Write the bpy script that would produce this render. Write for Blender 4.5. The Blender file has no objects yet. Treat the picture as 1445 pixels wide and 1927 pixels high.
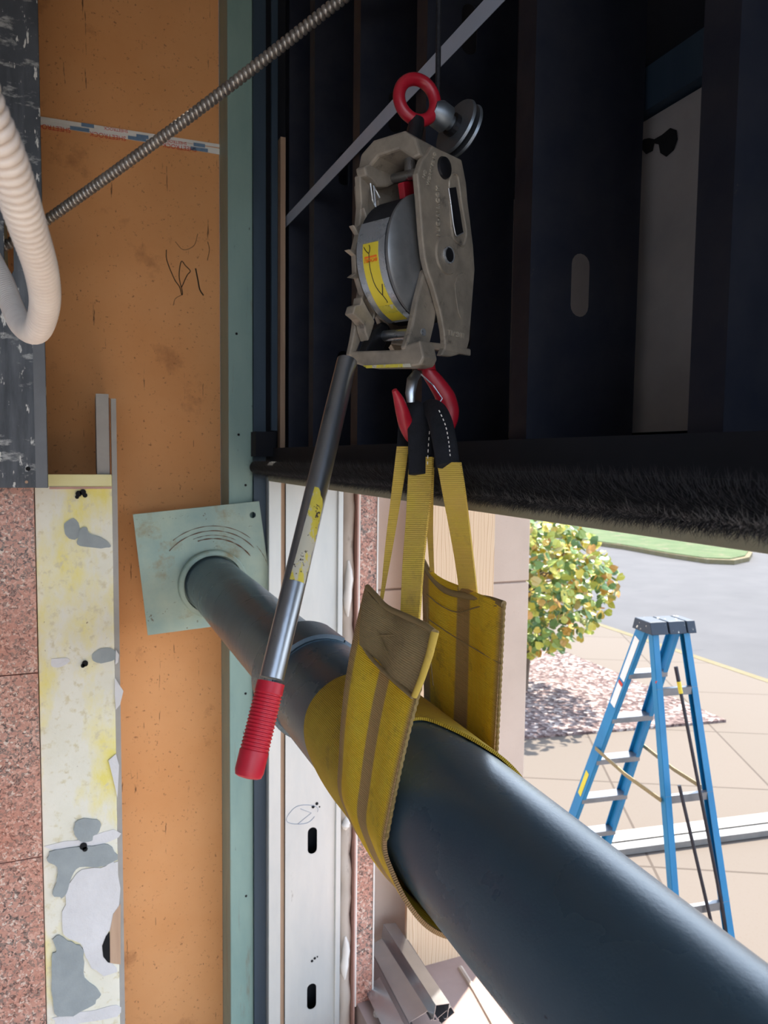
import bpy, bmesh, math, random
from mathutils import Vector, Matrix
random.seed(7)
S = bpy.context.scene
COL = S.collection
PI = math.pi
# ---------------------------------------------------------------- camera
F = 1390.0; CX = 722.5; CY = 963.5
_up = Vector((.0117, 1, -101.5/F)).normalized()
_y = Vector((165-CX, CY-855, F)); _y = (_y - _up*_y.dot(_up)).normalized()
_x = _up.cross(_y)
if _x.x < 0: _x = -_x
ROWS = (_x, _y, _up)                       # world axes seen in (right, up, forward)
def w_of(v): return Vector((ROWS[0].dot(v), ROWS[1].dot(v), ROWS[2].dot(v)))
cam = bpy.data.cameras.new('camera'); camo = bpy.data.objects.new('camera', cam); COL.objects.link(camo)
r_, u_, f_ = w_of(Vector((1,0,0))), w_of(Vector((0,1,0))), w_of(Vector((0,0,1)))
camo.matrix_world = Matrix(((r_.x,u_.x,-f_.x,0),(r_.y,u_.y,-f_.y,0),(r_.z,u_.z,-f_.z,0),(0,0,0,1)))
cam.sensor_fit = 'VERTICAL'; cam.sensor_height = 36; cam.lens = F/1927*36
cam.clip_start = .02; cam.clip_end = 400
cam.dof.use_dof = True; cam.dof.focus_distance = 1.25; cam.dof.aperture_fstop = 9
S.camera = camo
# ---------------------------------------------------------------- light
S.view_settings.view_transform = 'Standard'; S.view_settings.look = 'None'
S.view_settings.exposure = 0.95; S.view_settings.gamma = 1; S.view_settings.use_curve_mapping = False
W = bpy.data.worlds.new('sky'); S.world = W; W.use_nodes = True
nt = W.node_tree; bg = nt.nodes['Background']
sky = nt.nodes.new('ShaderNodeTexSky'); sky.sky_type = 'HOSEK_WILKIE'; sky.turbidity = 3.2; sky.ground_albedo = .4
hs = nt.nodes.new('ShaderNodeHueSaturation'); hs.inputs['Saturation'].default_value = .58; hs.inputs['Value'].default_value = 1
nt.links.new(sky.outputs[0], hs.inputs['Color']); nt.links.new(hs.outputs[0], bg.inputs[0])
bg.inputs[1].default_value = 8.2
SUN_EL, SUN_AZ = math.radians(58), math.radians(37)      # azimuth from +X towards +Y
sd = Vector((math.cos(SUN_EL)*math.cos(SUN_AZ), math.cos(SUN_EL)*math.sin(SUN_AZ), math.sin(SUN_EL)))
sky.sun_direction = sd
sl = bpy.data.lights.new('sun', 'SUN'); sl.energy = 6.2; sl.angle = math.radians(.6); sl.color = (1, .93, .82)
so = bpy.data.objects.new('sun', sl); COL.objects.link(so); so.rotation_euler = sd.to_track_quat('Z', 'Y').to_euler()
so.location = sd*30

# ---------------------------------------------------------------- pixel ray helpers (real planes)
def ray(px, py): return w_of(Vector(((px-CX)/F, (CY-py)/F, 1)))
def at(px, py, X=None, Y=None, Z=None, D=None):
    r = ray(px, py)
    if X is not None: return r*(X/r.x)
    if Y is not None: return r*(Y/r.y)
    if Z is not None: return r*(Z/r.z)
    return r*D
# ---------------------------------------------------------------- materials
def srgb(c):
    return tuple(((v/255)/12.92 if v/255 <= .04045 else ((v/255+.055)/1.055)**2.4) for v in c)+(1,)
class NM:
    def __init__(s, name):
        s.m = bpy.data.materials.new(name); s.m.use_nodes = True; s.t = s.m.node_tree; s.b = s.t.nodes['Principled BSDF']
        tc = s.t.nodes.new('ShaderNodeTexCoord'); s.obj = tc.outputs['Object']; s.uv = tc.outputs['UV']
    def n(s, ty, **k):
        x = s.t.nodes.new(ty)
        for a, v in k.items(): setattr(x, a, v)
        return x
    def l(s, a, b): s.t.links.new(a, b)
    def mapd(s, sc, src=None, rot=(0,0,0), loc=(0,0,0)):
        m = s.n('ShaderNodeMapping'); m.inputs['Scale'].default_value = sc; m.inputs['Rotation'].default_value = rot; m.inputs['Location'].default_value = loc
        s.l(src or s.obj, m.inputs[0]); return m.outputs[0]
    def noise(s, vec, scale, detail=5, rough=.6, dist=0):
        x = s.n('ShaderNodeTexNoise'); x.inputs['Scale'].default_value = scale; x.inputs['Detail'].default_value = detail
        x.inputs['Roughness'].default_value = rough; x.inputs['Distortion'].default_value = dist; s.l(vec, x.inputs['Vector']); return x.outputs['Fac']
    def ramp(s, fac, stops, interp='LINEAR'):
        x = s.n('ShaderNodeValToRGB'); x.color_ramp.interpolation = interp; e = x.color_ramp.elements
        while len(e) < len(stops): e.new(.5)
        for i, (p, c) in enumerate(stops):
            e[i].position = p; e[i].color = c if len(c) == 4 else tuple(c)+(1,)
        s.l(fac, x.inputs[0]); return x.outputs[0]
    def mix(s, fac, a, b, mode='MIX'):
        x = s.n('ShaderNodeMix', data_type='RGBA', blend_type=mode)
        if isinstance(fac, (int, float)): x.inputs[0].default_value = fac
        else: s.l(fac, x.inputs[0])
        for i, v in ((6, a), (7, b)):
            if isinstance(v, tuple): x.inputs[i].default_value = v
            else: s.l(v, x.inputs[i])
        return x.outputs[2]
    def bump(s, h, st, dist=.001):
        x = s.n('ShaderNodeBump'); x.inputs['Strength'].default_value = st; x.inputs['Distance'].default_value = dist; s.l(h, x.inputs['Height'])
        s.l(x.outputs[0], s.b.inputs['Normal'])
def make(name, c1, c2, scale=6, stretch=(1,1,1), rough=.6, metal=0, bump=0, bscale=60, bdist=.002, spots=(), rvar=.1, rot=(0,0,0), spec=.5):
    """two tone noise paint + list of spots (colour, scale, threshold, softness, stretch)"""
    k = NM(name); v = k.mapd(stretch, rot=rot)
    col = k.ramp(k.noise(v, scale), [(.3, srgb(c1)), (.7, srgb(c2))])
    for (c, sc, th, sf, st) in spots:
        f = k.ramp(k.noise(k.mapd(st, loc=(sc*.37, sc*.11, 3.1)), sc, 7, .65), [(th, (0,0,0)), (th+sf, (1,1,1))])
        col = k.mix(f, col, srgb(c))
    k.l(col, k.b.inputs['Base Color'])
    k.b.inputs['Metallic'].default_value = metal; k.b.inputs['Specular IOR Level'].default_value = spec
    rr = k.n('ShaderNodeMapRange'); rr.inputs['To Min'].default_value = max(.03, rough-rvar); rr.inputs['To Max'].default_value = min(1, rough+rvar)
    k.l(k.noise(v, scale*2.3), rr.inputs['Value']); k.l(rr.outputs[0], k.b.inputs['Roughness'])
    if bump: k.bump(k.noise(k.mapd(stretch), bscale, 6, .7), bump, bdist)
    return k.m
M = {}
M['orange'] = make('ochre_sheathing', (218,150,92), (228,164,108), 2.2, rough=.85, bump=.15, bscale=300, spots=[((168,108,64), 4, .60, .15, (1,1,1)), ((84,52,32), 26, .685, .02, (2.5,1,.6)), ((110,70,44), 9, .67, .012, (8,1,.5)), ((150,96,58), 90, .62, .06, (1,1,1)), ((225,180,140), 55, .75, .02, (1,1,1))])
M['teal'] = make('grey_green_painted_steel', (122,150,142), (146,170,158), 3, (2,2,.6), rough=.5, bump=.1, bscale=90, spots=[((118,96,70), 6, .62, .15, (3,3,.35)), ((58,62,58), 40, .68, .03, (2,2,.5))])
M['plate'] = make('pale_green_painted_plate', (134,158,150), (168,180,160), 7, rough=.5, bump=.15, bscale=60, spots=[((142,132,98), 9, .55, .15, (1,1,1)), ((92,80,60), 45, .655, .04, (1,1,1))])
M['rust'] = make('rust', (120,70,40), (90,55,38), 30, rough=.9)
M['pipe'] = make('slate_blue_paint', (62,80,94), (74,94,106), 2.5, rough=.28, bump=.25, bscale=140, bdist=.0015, spots=[((58,50,48), 16, .73, .03, (1,1,1)), ((104,80,66), 5.5, .71, .05, (1,1,1)), ((130,148,156), 30, .73, .03, (1,1,1)), ((30,38,48), 40, .73, .02, (1,.35,1))], spec=.5)
M['pipe2'] = make('slate_blue_paint_scuffed', (66,84,96), (78,98,110), 3, rough=.30, bump=.25, bscale=26, bdist=.0015, stretch=(1,6,1), spots=[((32,38,46), 14, .66, .05, (1,4,1))])
M['darkgrey'] = make('scraped_black_steel', (52,54,58), (74,76,80), 8, (1,1,.6), rough=.5, metal=.3, bump=.3, bscale=60, spots=[((150,148,144), 13, .56, .08, (1,1,2.4)), ((205,200,192), 26, .62, .03, (2.6,1,.7)), ((110,112,116), 3, .5, .3, (3,1,.4))])
M['galv'] = make('galvanised_steel', (112,118,126), (140,146,152), 10, rough=.42, metal=.85, bump=.05, bscale=50, rvar=.12, spots=[((80,82,90), 20, .66, .1, (1,1,.3))])
M['galvcut'] = make('bright_offcut_steel', (168,171,175), (196,198,200), 4, rough=.24, metal=.85, rvar=.05)
M['galvdull'] = make('weathered_channel_steel', (112,113,114), (132,131,128), 6, rough=.5, metal=.4)
M['galvshaded'] = make('shaded_galvanised_stud', (48,52,66), (68,68,76), 9, rough=.5, metal=.8, bump=.05, bscale=50, rvar=.1, spots=[((110,100,90), 26, .72, .04, (1,1,1))])  # same galvanised metal, darkened to paint the shade above the header
M['galvlit'] = make('lit_galvanised_track', (200,202,200), (218,217,212), 9, (1,1,.25), rough=.42, metal=.35, bump=.05, bscale=50, spots=[((150,145,140), 12, .69, .06, (1,1,.3)), ((84,80,78), 60, .76, .02, (1,1,1))])  # lit copy of the stud metal, brightness put into the colour
M['black'] = make('black_building_paper', (12,14,22), (20,22,30), 3, rough=.9)
M['navy'] = make('dark_painted_channel', (44,60,76), (60,76,90), 4, (3,3,.3), rough=.5, metal=.2)
M['tan'] = make('tan_wood_edge', (176,142,116), (196,164,136), 14, (3,3,.2), rough=.8)
M['sealant'] = make('brown_sealant', (176,158,144), (206,192,178), 9, (1,1,.25), rough=.75, bump=.5, bscale=30, bdist=.004, spots=[((120,104,92), 14, .62, .1, (1,1,.3))])
M['redbrown'] = make('red_brown_edge', (184,140,126), (200,156,142), 9, rough=.8)
M['joint'] = make('dull_joint', (150,128,114), (160,138,122), 9, rough=.9)
M['whiteseal'] = make('white_caulk', (225,215,205), (238,230,220), 9, rough=.8)
M['concrete'] = make('pinkish_precast_concrete', (198,176,158), (210,188,170), 3, rough=.9, bump=.3, bscale=180, spots=[((186,160,144), 160, .6, .1, (1,1,1)), ((236,226,214), 150, .68, .05, (1,1,1))])
M['panel'] = make('grey_gypsum_board', (150,144,142), (176,168,162), 4, rough=.9, spots=[((110,84,80), 18, .74, .03, (1,1,.3))])
M['cast'] = make('cast_aluminium', (134,125,114), (172,158,141), 26, rough=.38, metal=.3, bump=.35, bscale=220, bdist=.0006, rvar=.12, spots=[((84,78,74), 30, .6, .12, (1,1,1)), ((176,158,134), 60, .72, .05, (1,1,1))])
M['castlight'] = make('worn_bright_cast_edge', (176,166,152), (196,186,170), 30, rough=.4, metal=.4)
M['castdark'] = make('cast_drum_flange', (112,112,114), (138,138,138), 20, rough=.4, metal=.5, bump=.3, bscale=200, bdist=.0005)
M['steel'] = make('zinc_steel', (178,184,190), (212,214,218), 14, rough=.28, metal=.72, rvar=.06)
M['tube'] = make('worn_chrome_tube', (150,154,160), (186,188,190), 9, (1,1,.2), rough=.3, metal=.95, bump=.12, bscale=70, spots=[((96,72,60), 24, .68, .06, (3,3,.18)), ((60,60,66), 10, .64, .1, (1,1,.3))])
M['darksteel'] = make('dark_steel', (42,42,46), (62,62,66), 14, rough=.45, metal=.8)
M['red'] = make('red_enamel', (150,22,38), (176,26,44), 12, rough=.35, bump=.1, bscale=90, spots=[((70,52,52), 38, .66, .05, (1,1,1))])
M['grip'] = make('red_rubber_grip', (188,24,46), (204,34,54), 10, rough=.42, spots=[((110,40,50), 22, .70, .08, (1,1,1))])
M['blackweb'] = make('black_sleeve_fabric', (14,15,22), (24,26,34), 60, rough=.9, bump=.6, bscale=400)
M['cap'] = make('black_paint_splattered_cap', (34,44,58), (48,60,74), 5, rough=.5, spots=[((225,220,205), 22, .62, .03, (1,1,1))])
M['blue'] = make('blue_fibreglass', (16,112,158), (24,126,174), 4, rough=.4, spots=[((120,130,136), 24, .74, .03, (1,1,1))])
M['alu'] = make('mill_aluminium', (128,130,134), (146,147,151), 12, rough=.35, metal=.6)
M['brass'] = make('yellow_zinc_brace', (142,128,96), (164,148,112), 12, rough=.4, metal=.6)
M['pole'] = make('black_pole', (34,34,44), (52,50,58), 12, rough=.4, metal=.3)
M['yellow'] = make('yellow_sticker', (214,190,48), (226,204,66), 12, rough=.5)
M['yellowold'] = make('worn_yellow_sticker', (196,178,60), (206,190,70), 60, rough=.6, spots=[((188,182,164), 40, .5, .04, (1,1,.4)), ((60,50,44), 120, .60, .03, (1,1,1)), ((206,140,60), 20, .7, .05, (1,1,1))])
M['orangeink'] = make('orange_ink', (232,110,30), (236,118,36), 12, rough=.6)
M['redink'] = make('red_ink', (200,60,44), (206,70,50), 12, rough=.7)
M['blueink'] = make('blue_ink', (96,126,156), (120,140,164), 80, rough=.7)
M['ink'] = make('black_ink', (40,34,28), (50,44,36), 12, rough=.7)
M['white'] = make('white_paper', (226,220,212), (236,230,222), 12, rough=.7, spots=[((180,165,150), 30, .68, .05, (1,1,1))])
M['putty'] = make('grey_putty', (140,146,146), (156,161,160), 12, rough=.7, bump=.6, bscale=36, bdist=.003)
M['plaster'] = make('white_joint_compound', (206,202,200), (218,214,212), 8, rough=.8, bump=.8, bscale=26, bdist=.004)
M['board'] = make('stained_yellow_board', (222,216,196), (232,226,210), 7, rough=.85, bump=.35, bscale=80, spots=[((230,214,120), 4.5, .50, .16, (1,1,.5)), ((212,200,166), 34, .55, .12, (1,1,1)), ((150,128,96), 40, .66, .03, (1,1,1)), ((146,104,70), 9, .73, .02, (1,1,1))])
M['boardback'] = make('grey_tile_edge', (150,144,138), (166,160,152), 8, rough=.8)
M['sill'] = make('brown_sill', (158,136,128), (172,150,142), 5, rough=.8, bump=.15, bscale=90)
M['floor'] = make('concrete_floor', (210,200,186), (218,208,194), 2, rough=.8)
M['darkwall'] = make('dull_grey_wall', (150,150,154), (160,160,162), 2, rough=.9)
M['roomwall'] = make('room_plaster', (190,186,182), (200,196,190), 2, rough=.9)
M['asphalt'] = make('pale_asphalt', (82,81,83), (89,88,90), .5, rough=.9, bump=.3, bscale=60, spots=[((78,78,83), 60, .58, .1, (1,1,1)), ((72,72,78), .9, .66, .02, (.3,3,1))])
M['curb'] = make('yellowed_curb', (112,100,66), (120,110,84), 5, rough=.9)
M['bristle'] = make('shaded_grey_bristles', (40,42,50), (64,66,72), 60, rough=.6)  # upper hairs, darkened to stand in for shade
M['bristlecore'] = make('black_bristle_core', (7,7,12), (12,12,16), 60, rough=1)
M['bar'] = make('olive_painted_angle', (176,168,140), (190,182,154), 3, (.3,1,4), rough=.55, spots=[((92,62,48), 10, .68, .06, (.5,.5,3))])
M['rope'] = make('wire_rope', (38,38,44), (60,60,64), 200, rough=.5, metal=.7, bump=.6, bscale=400)
M['flex'] = make('steel_armoured_cable', (150,142,136), (186,176,166), 30, rough=.3, metal=.7)
M['conduit'] = make('dusty_flexible_conduit', (222,208,198), (234,222,212), 14, rough=.7, metal=.05)
M['hole'] = make('dark_hole', (10,10,12), (14,14,16), 4, rough=1)
M['pencil'] = make('pencil_line', (140,150,170), (150,160,178), 4, rough=1)
M['stone'] = make('pale_rubble', (196,182,170), (214,200,188), 20, rough=.9)
M['stripe'] = make('sling_edge_stitch', (140,116,70), (160,134,84), 200, rough=.9, bump=.5, bscale=500)

def granite():
    k = NM('pink_granite'); v = k.mapd((1,1,1))
    vo = k.n('ShaderNodeTexVoronoi'); vo.inputs['Scale'].default_value = 150; vo.inputs['Randomness'].default_value = 1
    nz = k.n('ShaderNodeTexNoise'); nz.inputs['Scale'].default_value = 90; nz.inputs['Detail'].default_value = 3; k.l(v, nz.inputs['Vector'])
    mv = k.mix(.03, v, nz.outputs['Color'], 'ADD'); k.l(mv, vo.inputs['Vector'])
    sp = k.n('ShaderNodeSeparateColor'); k.l(vo.outputs['Color'], sp.inputs[0])
    col = k.ramp(sp.outputs[0], [(0, srgb((72,66,64))), (.12, srgb((126,112,104))), (.34, srgb((180,132,116))), (.58, srgb((192,142,124))), (.78, srgb((206,164,146))), (.93, srgb((216,198,182)))], 'CONSTANT')
    f = k.ramp(k.noise(v, 4), [(.35, (0,0,0)), (.7, (.35,.35,.35))]); col = k.mix(f, col, srgb((206,112,76)))
    k.l(col, k.b.inputs['Base Color']); k.b.inputs['Roughness'].default_value = .35; return k.m
M['granite'] = granite()
def plywood():
    k = NM('plywood_face'); v = k.mapd((2.2, 1, .35))
    w = k.n('ShaderNodeTexWave'); w.wave_type = 'BANDS'; w.inputs['Scale'].default_value = 9; w.inputs['Distortion'].default_value = 9; w.inputs['Detail'].default_value = 2; w.inputs['Detail Scale'].default_value = .8
    k.l(v, w.inputs['Vector'])
    col = k.ramp(w.outputs['Fac'], [(0, srgb((222,190,154))), (.8, srgb((230,200,166))), (1, srgb((204,164,126)))])
    k.l(col, k.b.inputs['Base Color']); k.b.inputs['Roughness'].default_value = .8; return k.m
M['ply'] = plywood()
def webbing(name, base, alt, stripe, worn):
    """UV: x across the band 0-1, y along in metres"""
    k = NM(name); sx = k.n('ShaderNodeSeparateXYZ'); k.l(k.uv, sx.inputs[0])
    nz = k.noise(k.obj, 14, 6, .7)
    col = k.ramp(nz, [(.3, srgb(base)), (.72, srgb(alt))])
    if stripe:
        r = k.ramp(sx.outputs[0], [(0, (1,1,1)), (.10, (.8,.8,.8)), (.13, (0,0,0)), (.46, (0,0,0)), (.48, (.9,.9,.9)), (.62, (.9,.9,.9)), (.64, (0,0,0)), (.95, (0,0,0)), (1, (1,1,1))])
        col = k.mix(r, col, srgb(stripe))
    d = k.ramp(k.noise(k.obj, 22, 7, .75), [(.55, (0,0,0)), (.78, (.75,.75,.75))]); col = k.mix(d, col, srgb(worn))
    wv = k.n('ShaderNodeTexWave'); wv.inputs['Scale'].default_value = 105; wv.bands_direction = 'Y'; wv.inputs['Distortion'].default_value = .6; k.l(k.uv, wv.inputs['Vector'])
    w2 = k.n('ShaderNodeTexWave'); w2.inputs['Scale'].default_value = 8; w2.bands_direction = 'X'; k.l(k.uv, w2.inputs['Vector'])
    hh = k.mix(.5, wv.outputs['Color'], w2.outputs['Color'], 'ADD')
    dk = k.ramp(wv.outputs['Fac'], [(0, (.72,.7,.66)), (.35, (1,1,1))]); col = k.mix(1.0, col, dk, 'MULTIPLY')
    k.l(col, k.b.inputs['Base Color']); k.b.inputs['Roughness'].default_value = .85; k.bump(hh, .7, .0015); return k.m
M['sling'] = webbing('yellow_sling_webbing', (238,186,16), (244,208,56), (176,140,98), (140,112,50))
M['slingplain'] = webbing('yellow_sling_webbing_plain', (196,158,44), (212,178,54), None, (136,112,58))
M['strap'] = webbing('yellow_eye_webbing', (232,192,96), (238,206,80), None, (176,140,80))
M['flap'] = webbing('soiled_reinforcement_webbing', (156,132,92), (172,146,100), None, (110,92,62))
def sidewalk():
    k = NM('jointed_sidewalk'); v = k.mapd((1,1,1), rot=(0,0,math.radians(27)))
    br = k.n('ShaderNodeTexBrick'); br.offset = 0; br.inputs['Scale'].default_value = 1; br.inputs['Mortar Size'].default_value = .012
    br.inputs['Brick Width'].default_value = 1.55; br.inputs['Row Height'].default_value = 1.55
    br.inputs['Color1'].default_value = srgb((112,101,91)); br.inputs['Color2'].default_value = srgb((108,98,88)); br.inputs['Mortar'].default_value = srgb((80,69,60))
    k.l(v, br.inputs['Vector'])
    f = k.ramp(k.noise(k.obj, 70, 4), [(.55, (0,0,0)), (.75, (.35,.35,.35))]); col = k.mix(f, br.outputs['Color'], srgb((98,84,70)))
    k.l(col, k.b.inputs['Base Color']); k.b.inputs['Roughness'].default_value = .9; return k.m
M['sidewalk'] = sidewalk()
def mulch():
    k = NM('mulch_bed'); vo = k.n('ShaderNodeTexVoronoi'); vo.inputs['Scale'].default_value = 22; k.l(k.obj, vo.inputs['Vector'])
    sp = k.n('ShaderNodeSeparateColor'); k.l(vo.outputs['Color'], sp.inputs[0])
    col = k.ramp(sp.outputs[0], [(0, srgb((76,58,56))), (.4, srgb((112,92,88))), (.75, srgb((142,124,118))), (1, srgb((190,178,170)))])
    k.l(col, k.b.inputs['Base Color']); k.b.inputs['Roughness'].default_value = 1; k.bump(vo.outputs['Distance'], .8, .03); return k.m
M['mulch'] = mulch()
M['grass'] = make('mown_grass', (70,92,50), (94,108,68), 1.2, rough=1, bump=.6, bscale=40, bdist=.03, spots=[((114,106,82), 1.6, .55, .12, (1,1,1))])
def leafm():
    k = NM('redbud_leaves'); g = k.n('ShaderNodeNewGeometry')
    col = k.ramp(g.outputs['Random Per Island'], [(0, srgb((81,112,58))), (.3, srgb((115,142,71))), (.5, srgb((180,185,79))), (.72, srgb((207,185,79))), (.88, srgb((190,137,62))), (1, srgb((142,170,113)))])
    k.l(col, k.b.inputs['Base Color']); k.b.inputs['Roughness'].default_value = .4
    k.b.inputs['Subsurface Weight'].default_value = 0
    return k.m
M['leaf'] = leafm()
M['bark'] = make('bark', (92,78,66), (116,100,86), 12, (1,1,.3), rough=1, bump=.5)

# ---------------------------------------------------------------- object helpers
OFF = {}
def tag(o, label=None, cat=None, group=None, kind=None):
    if label: o['label'] = label
    if cat: o['category'] = cat
    if group: o['group'] = group
    if kind: o['kind'] = kind
    return o
def thing(name, loc, label, cat, group=None):
    o = bpy.data.objects.new(name, None); COL.objects.link(o); o.location = loc; OFF[o.name] = Vector(loc); o.empty_display_size = .05
    return tag(o, label, cat, group)
def mk(name, bm, mat, parent=None, smooth=False, bevel=0, label=None):
    if parent is None:
        lo = Vector((min(v.co.x for v in bm.verts), min(v.co.y for v in bm.verts), min(v.co.z for v in bm.verts)))
        hi = Vector((max(v.co.x for v in bm.verts), max(v.co.y for v in bm.verts), max(v.co.z for v in bm.verts)))
        off = Vector(((lo.x+hi.x)/2, (lo.y+hi.y)/2, lo.z))
    else: off = OFF[parent.name]
    for v in bm.verts: v.co -= off
    me = bpy.data.meshes.new(name); bm.to_mesh(me); bm.free()
    me.materials.append(M[mat] if isinstance(mat, str) else mat)
    if smooth:
        for p in me.polygons: p.use_smooth = True
        try: me.set_sharp_from_angle(angle=math.radians(38))
        except Exception: pass
    o = bpy.data.objects.new(name, me); COL.objects.link(o); OFF[o.name] = off
    if parent is None: o.location = off
    else: o.parent = parent
    if bevel:
        b = o.modifiers.new('bevel', 'BEVEL'); b.width = bevel; b.segments = 2; b.limit_method = 'ANGLE'; b.angle_limit = math.radians(40)
    if label: o['label'] = label
    return o
def struct(name, bm, mat, **k):
    o = mk(name, bm, mat, **k); o['kind'] = 'structure'; return o
def NB(): return bmesh.new()
def add_box(bm, lo, hi):
    vs = [bm.verts.new((x, y, z)) for x in (lo[0], hi[0]) for y in (lo[1], hi[1]) for z in (lo[2], hi[2])]
    for f in ((0,1,3,2),(4,6,7,5),(0,4,5,1),(2,3,7,6),(0,2,6,4),(1,5,7,3)): bm.faces.new([vs[i] for i in f])
    return bm
def box(lo, hi): return add_box(NB(), lo, hi)
def add_obox(bm, c, ax, ay, az):
    """box from centre and three half-axis vectors"""
    vs = [bm.verts.new(c+ax*i+ay*j+az*k) for i in (-1,1) for j in (-1,1) for k in (-1,1)]
    for f in ((0,1,3,2),(4,6,7,5),(0,4,5,1),(2,3,7,6),(0,2,6,4),(1,5,7,3)): bm.faces.new([vs[i] for i in f])
    return bm
def add_prism(bm, pts, ext):
    """pts: planar world points, ext: extrusion vector"""
    a = [bm.verts.new(p) for p in pts]; b = [bm.verts.new(Vector(p)+ext) for p in pts]; n = len(pts)
    bm.faces.new(a); bm.faces.new(b[::-1])
    for i in range(n): bm.faces.new((a[i], b[i], b[(i+1) % n], a[(i+1) % n]))
    bmesh.ops.recalc_face_normals(bm, faces=bm.faces[:])
    return bm
def prism(pts, ext): return add_prism(NB(), pts, ext)
def catmull(P, n=8):
    P = [Vector(p) for p in P]; Q = [P[0]*2-P[1]]+P+[P[-1]*2-P[-2]]; out = []
    for i in range(1, len(Q)-2):
        for j in range(n):
            t = j/n; a, b, c, d = Q[i-1:i+3]
            out.append(.5*((2*b)+(c-a)*t+(2*a-5*b+4*c-d)*t*t+(3*b-a-3*c+d)*t**3))
    out.append(P[-1]); return out
def add_tube(bm, P, R, seg=16, cap=True, flat=None):
    P = [Vector(p) for p in P]; n = len(P)
    if not isinstance(R, (list, tuple)): R = [R]*n
    T = [(P[min(i+1, n-1)]-P[max(i-1, 0)]).normalized() for i in range(n)]
    ref = Vector((0,0,1)) if abs(T[0].z) < .9 else Vector((1,0,0))
    U = (ref-T[0]*ref.dot(T[0])).normalized(); rings = []
    for i in range(n):
        U = (U-T[i]*U.dot(T[i])).normalized(); V = T[i].cross(U)
        ring = []
        for k in range(seg):
            a = 2*PI*k/seg; d = (U*math.cos(a)+V*math.sin(a))*R[i]
            if flat: 
                fn, ff = flat; d = d-fn*d.dot(fn)*(1-ff)
            ring.append(bm.verts.new(P[i]+d))
        rings.append(ring)
    for i in range(n-1):
        for k in range(seg): bm.faces.new((rings[i][k], rings[i][(k+1) % seg], rings[i+1][(k+1) % seg], rings[i+1][k]))
    if cap: bm.faces.new(rings[0][::-1]); bm.faces.new(rings[-1])
    return bm
def tube(P, R, seg=16, **k): return add_tube(NB(), P, R, seg, **k)
def add_lathe(bm, o, d, prof, seg=40, closed=False):
    """revolve (along, radius) pairs about axis d from o"""
    o = Vector(o); d = Vector(d).normalized(); U = d.orthogonal().normalized(); V = d.cross(U); rings = []
    for (h, r) in prof:
        rings.append([bm.verts.new(o+d*h+(U*math.cos(2*PI*k/seg)+V*math.sin(2*PI*k/seg))*max(r, 1e-5)) for k in range(seg)])
    m = len(prof)
    for i in range(m if closed else m-1):
        A, B = rings[i], rings[(i+1) % m]
        for k in range(seg): bm.faces.new((A[k], A[(k+1) % seg], B[(k+1) % seg], B[k]))
    if not closed: bm.faces.new(rings[0][::-1]); bm.faces.new(rings[-1])
    bmesh.ops.recalc_face_normals(bm, faces=bm.faces[:])
    return bm
def lathe(o, d, prof, seg=40, closed=False): return add_lathe(NB(), o, d, prof, seg, closed)
def slot_pts(cx, cy, w, h, n=8):
    r = w/2; out = []
    for k in range(n+1): a = PI*k/n; out.append((cx+r*math.cos(a), cy+h/2-r+r*math.sin(a)))
    for k in range(n+1): a = PI+PI*k/n; out.append((cx+r*math.cos(a), cy-h/2+r+r*math.sin(a)))
    return out
def plate(outer, holes, th, o, u, v, bm=None):
    """flat sheet with holes: 2D outlines in (u, v) from o, thickness th along u x v, centred"""
    cu = bpy.data.curves.new('tmp', 'CURVE'); cu.dimensions = '2D'; cu.fill_mode = 'BOTH'; cu.extrude = th/2
    for loop in [outer]+list(holes):
        sp = cu.splines.new('POLY'); sp.points.add(len(loop)-1); sp.use_cyclic_u = True
        for i, p in enumerate(loop): sp.points[i].co = (p[0], p[1], 0, 1)
    ob = bpy.data.objects.new('tmp', cu); me = bpy.data.meshes.new_from_object(ob)
    b2 = NB() if bm is None else bm; start = len(b2.verts); b2.from_mesh(me); b2.verts.ensure_lookup_table()
    o = Vector(o); u = Vector(u).normalized(); v = Vector(v).normalized(); n = u.cross(v)
    for x in list(b2.verts)[start:]:
        c = x.co.copy(); x.co = o+u*c.x+v*c.y+n*c.z
    bpy.data.objects.remove(ob); bpy.data.curves.remove(cu); bpy.data.meshes.remove(me)
    bmesh.ops.remove_doubles(b2, verts=list(b2.verts)[start:], dist=1e-6)
    return b2
def text(s, size, o, u, v, mat, parent, name='lettering', ext=.0004, sp=1.0):
    cu = bpy.data.curves.new('tmp', 'FONT'); cu.body = s; cu.size = size; cu.extrude = ext; cu.align_x = 'CENTER'; cu.align_y = 'CENTER'; cu.space_character = sp
    ob = bpy.data.objects.new('tmp', cu); COL.objects.link(ob); bpy.context.view_layer.update()
    me = bpy.data.meshes.new_from_object(ob.evaluated_get(bpy.context.evaluated_depsgraph_get()))
    bm = NB(); bm.from_mesh(me); o = Vector(o); u = Vector(u).normalized(); v = Vector(v); v = (v-u*v.dot(u)).normalized(); n = u.cross(v)
    for x in bm.verts: c = x.co.copy(); x.co = o+u*c.x+v*c.y+n*c.z
    bpy.data.objects.remove(ob)
    return mk(name, bm, mat, parent)
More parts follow.
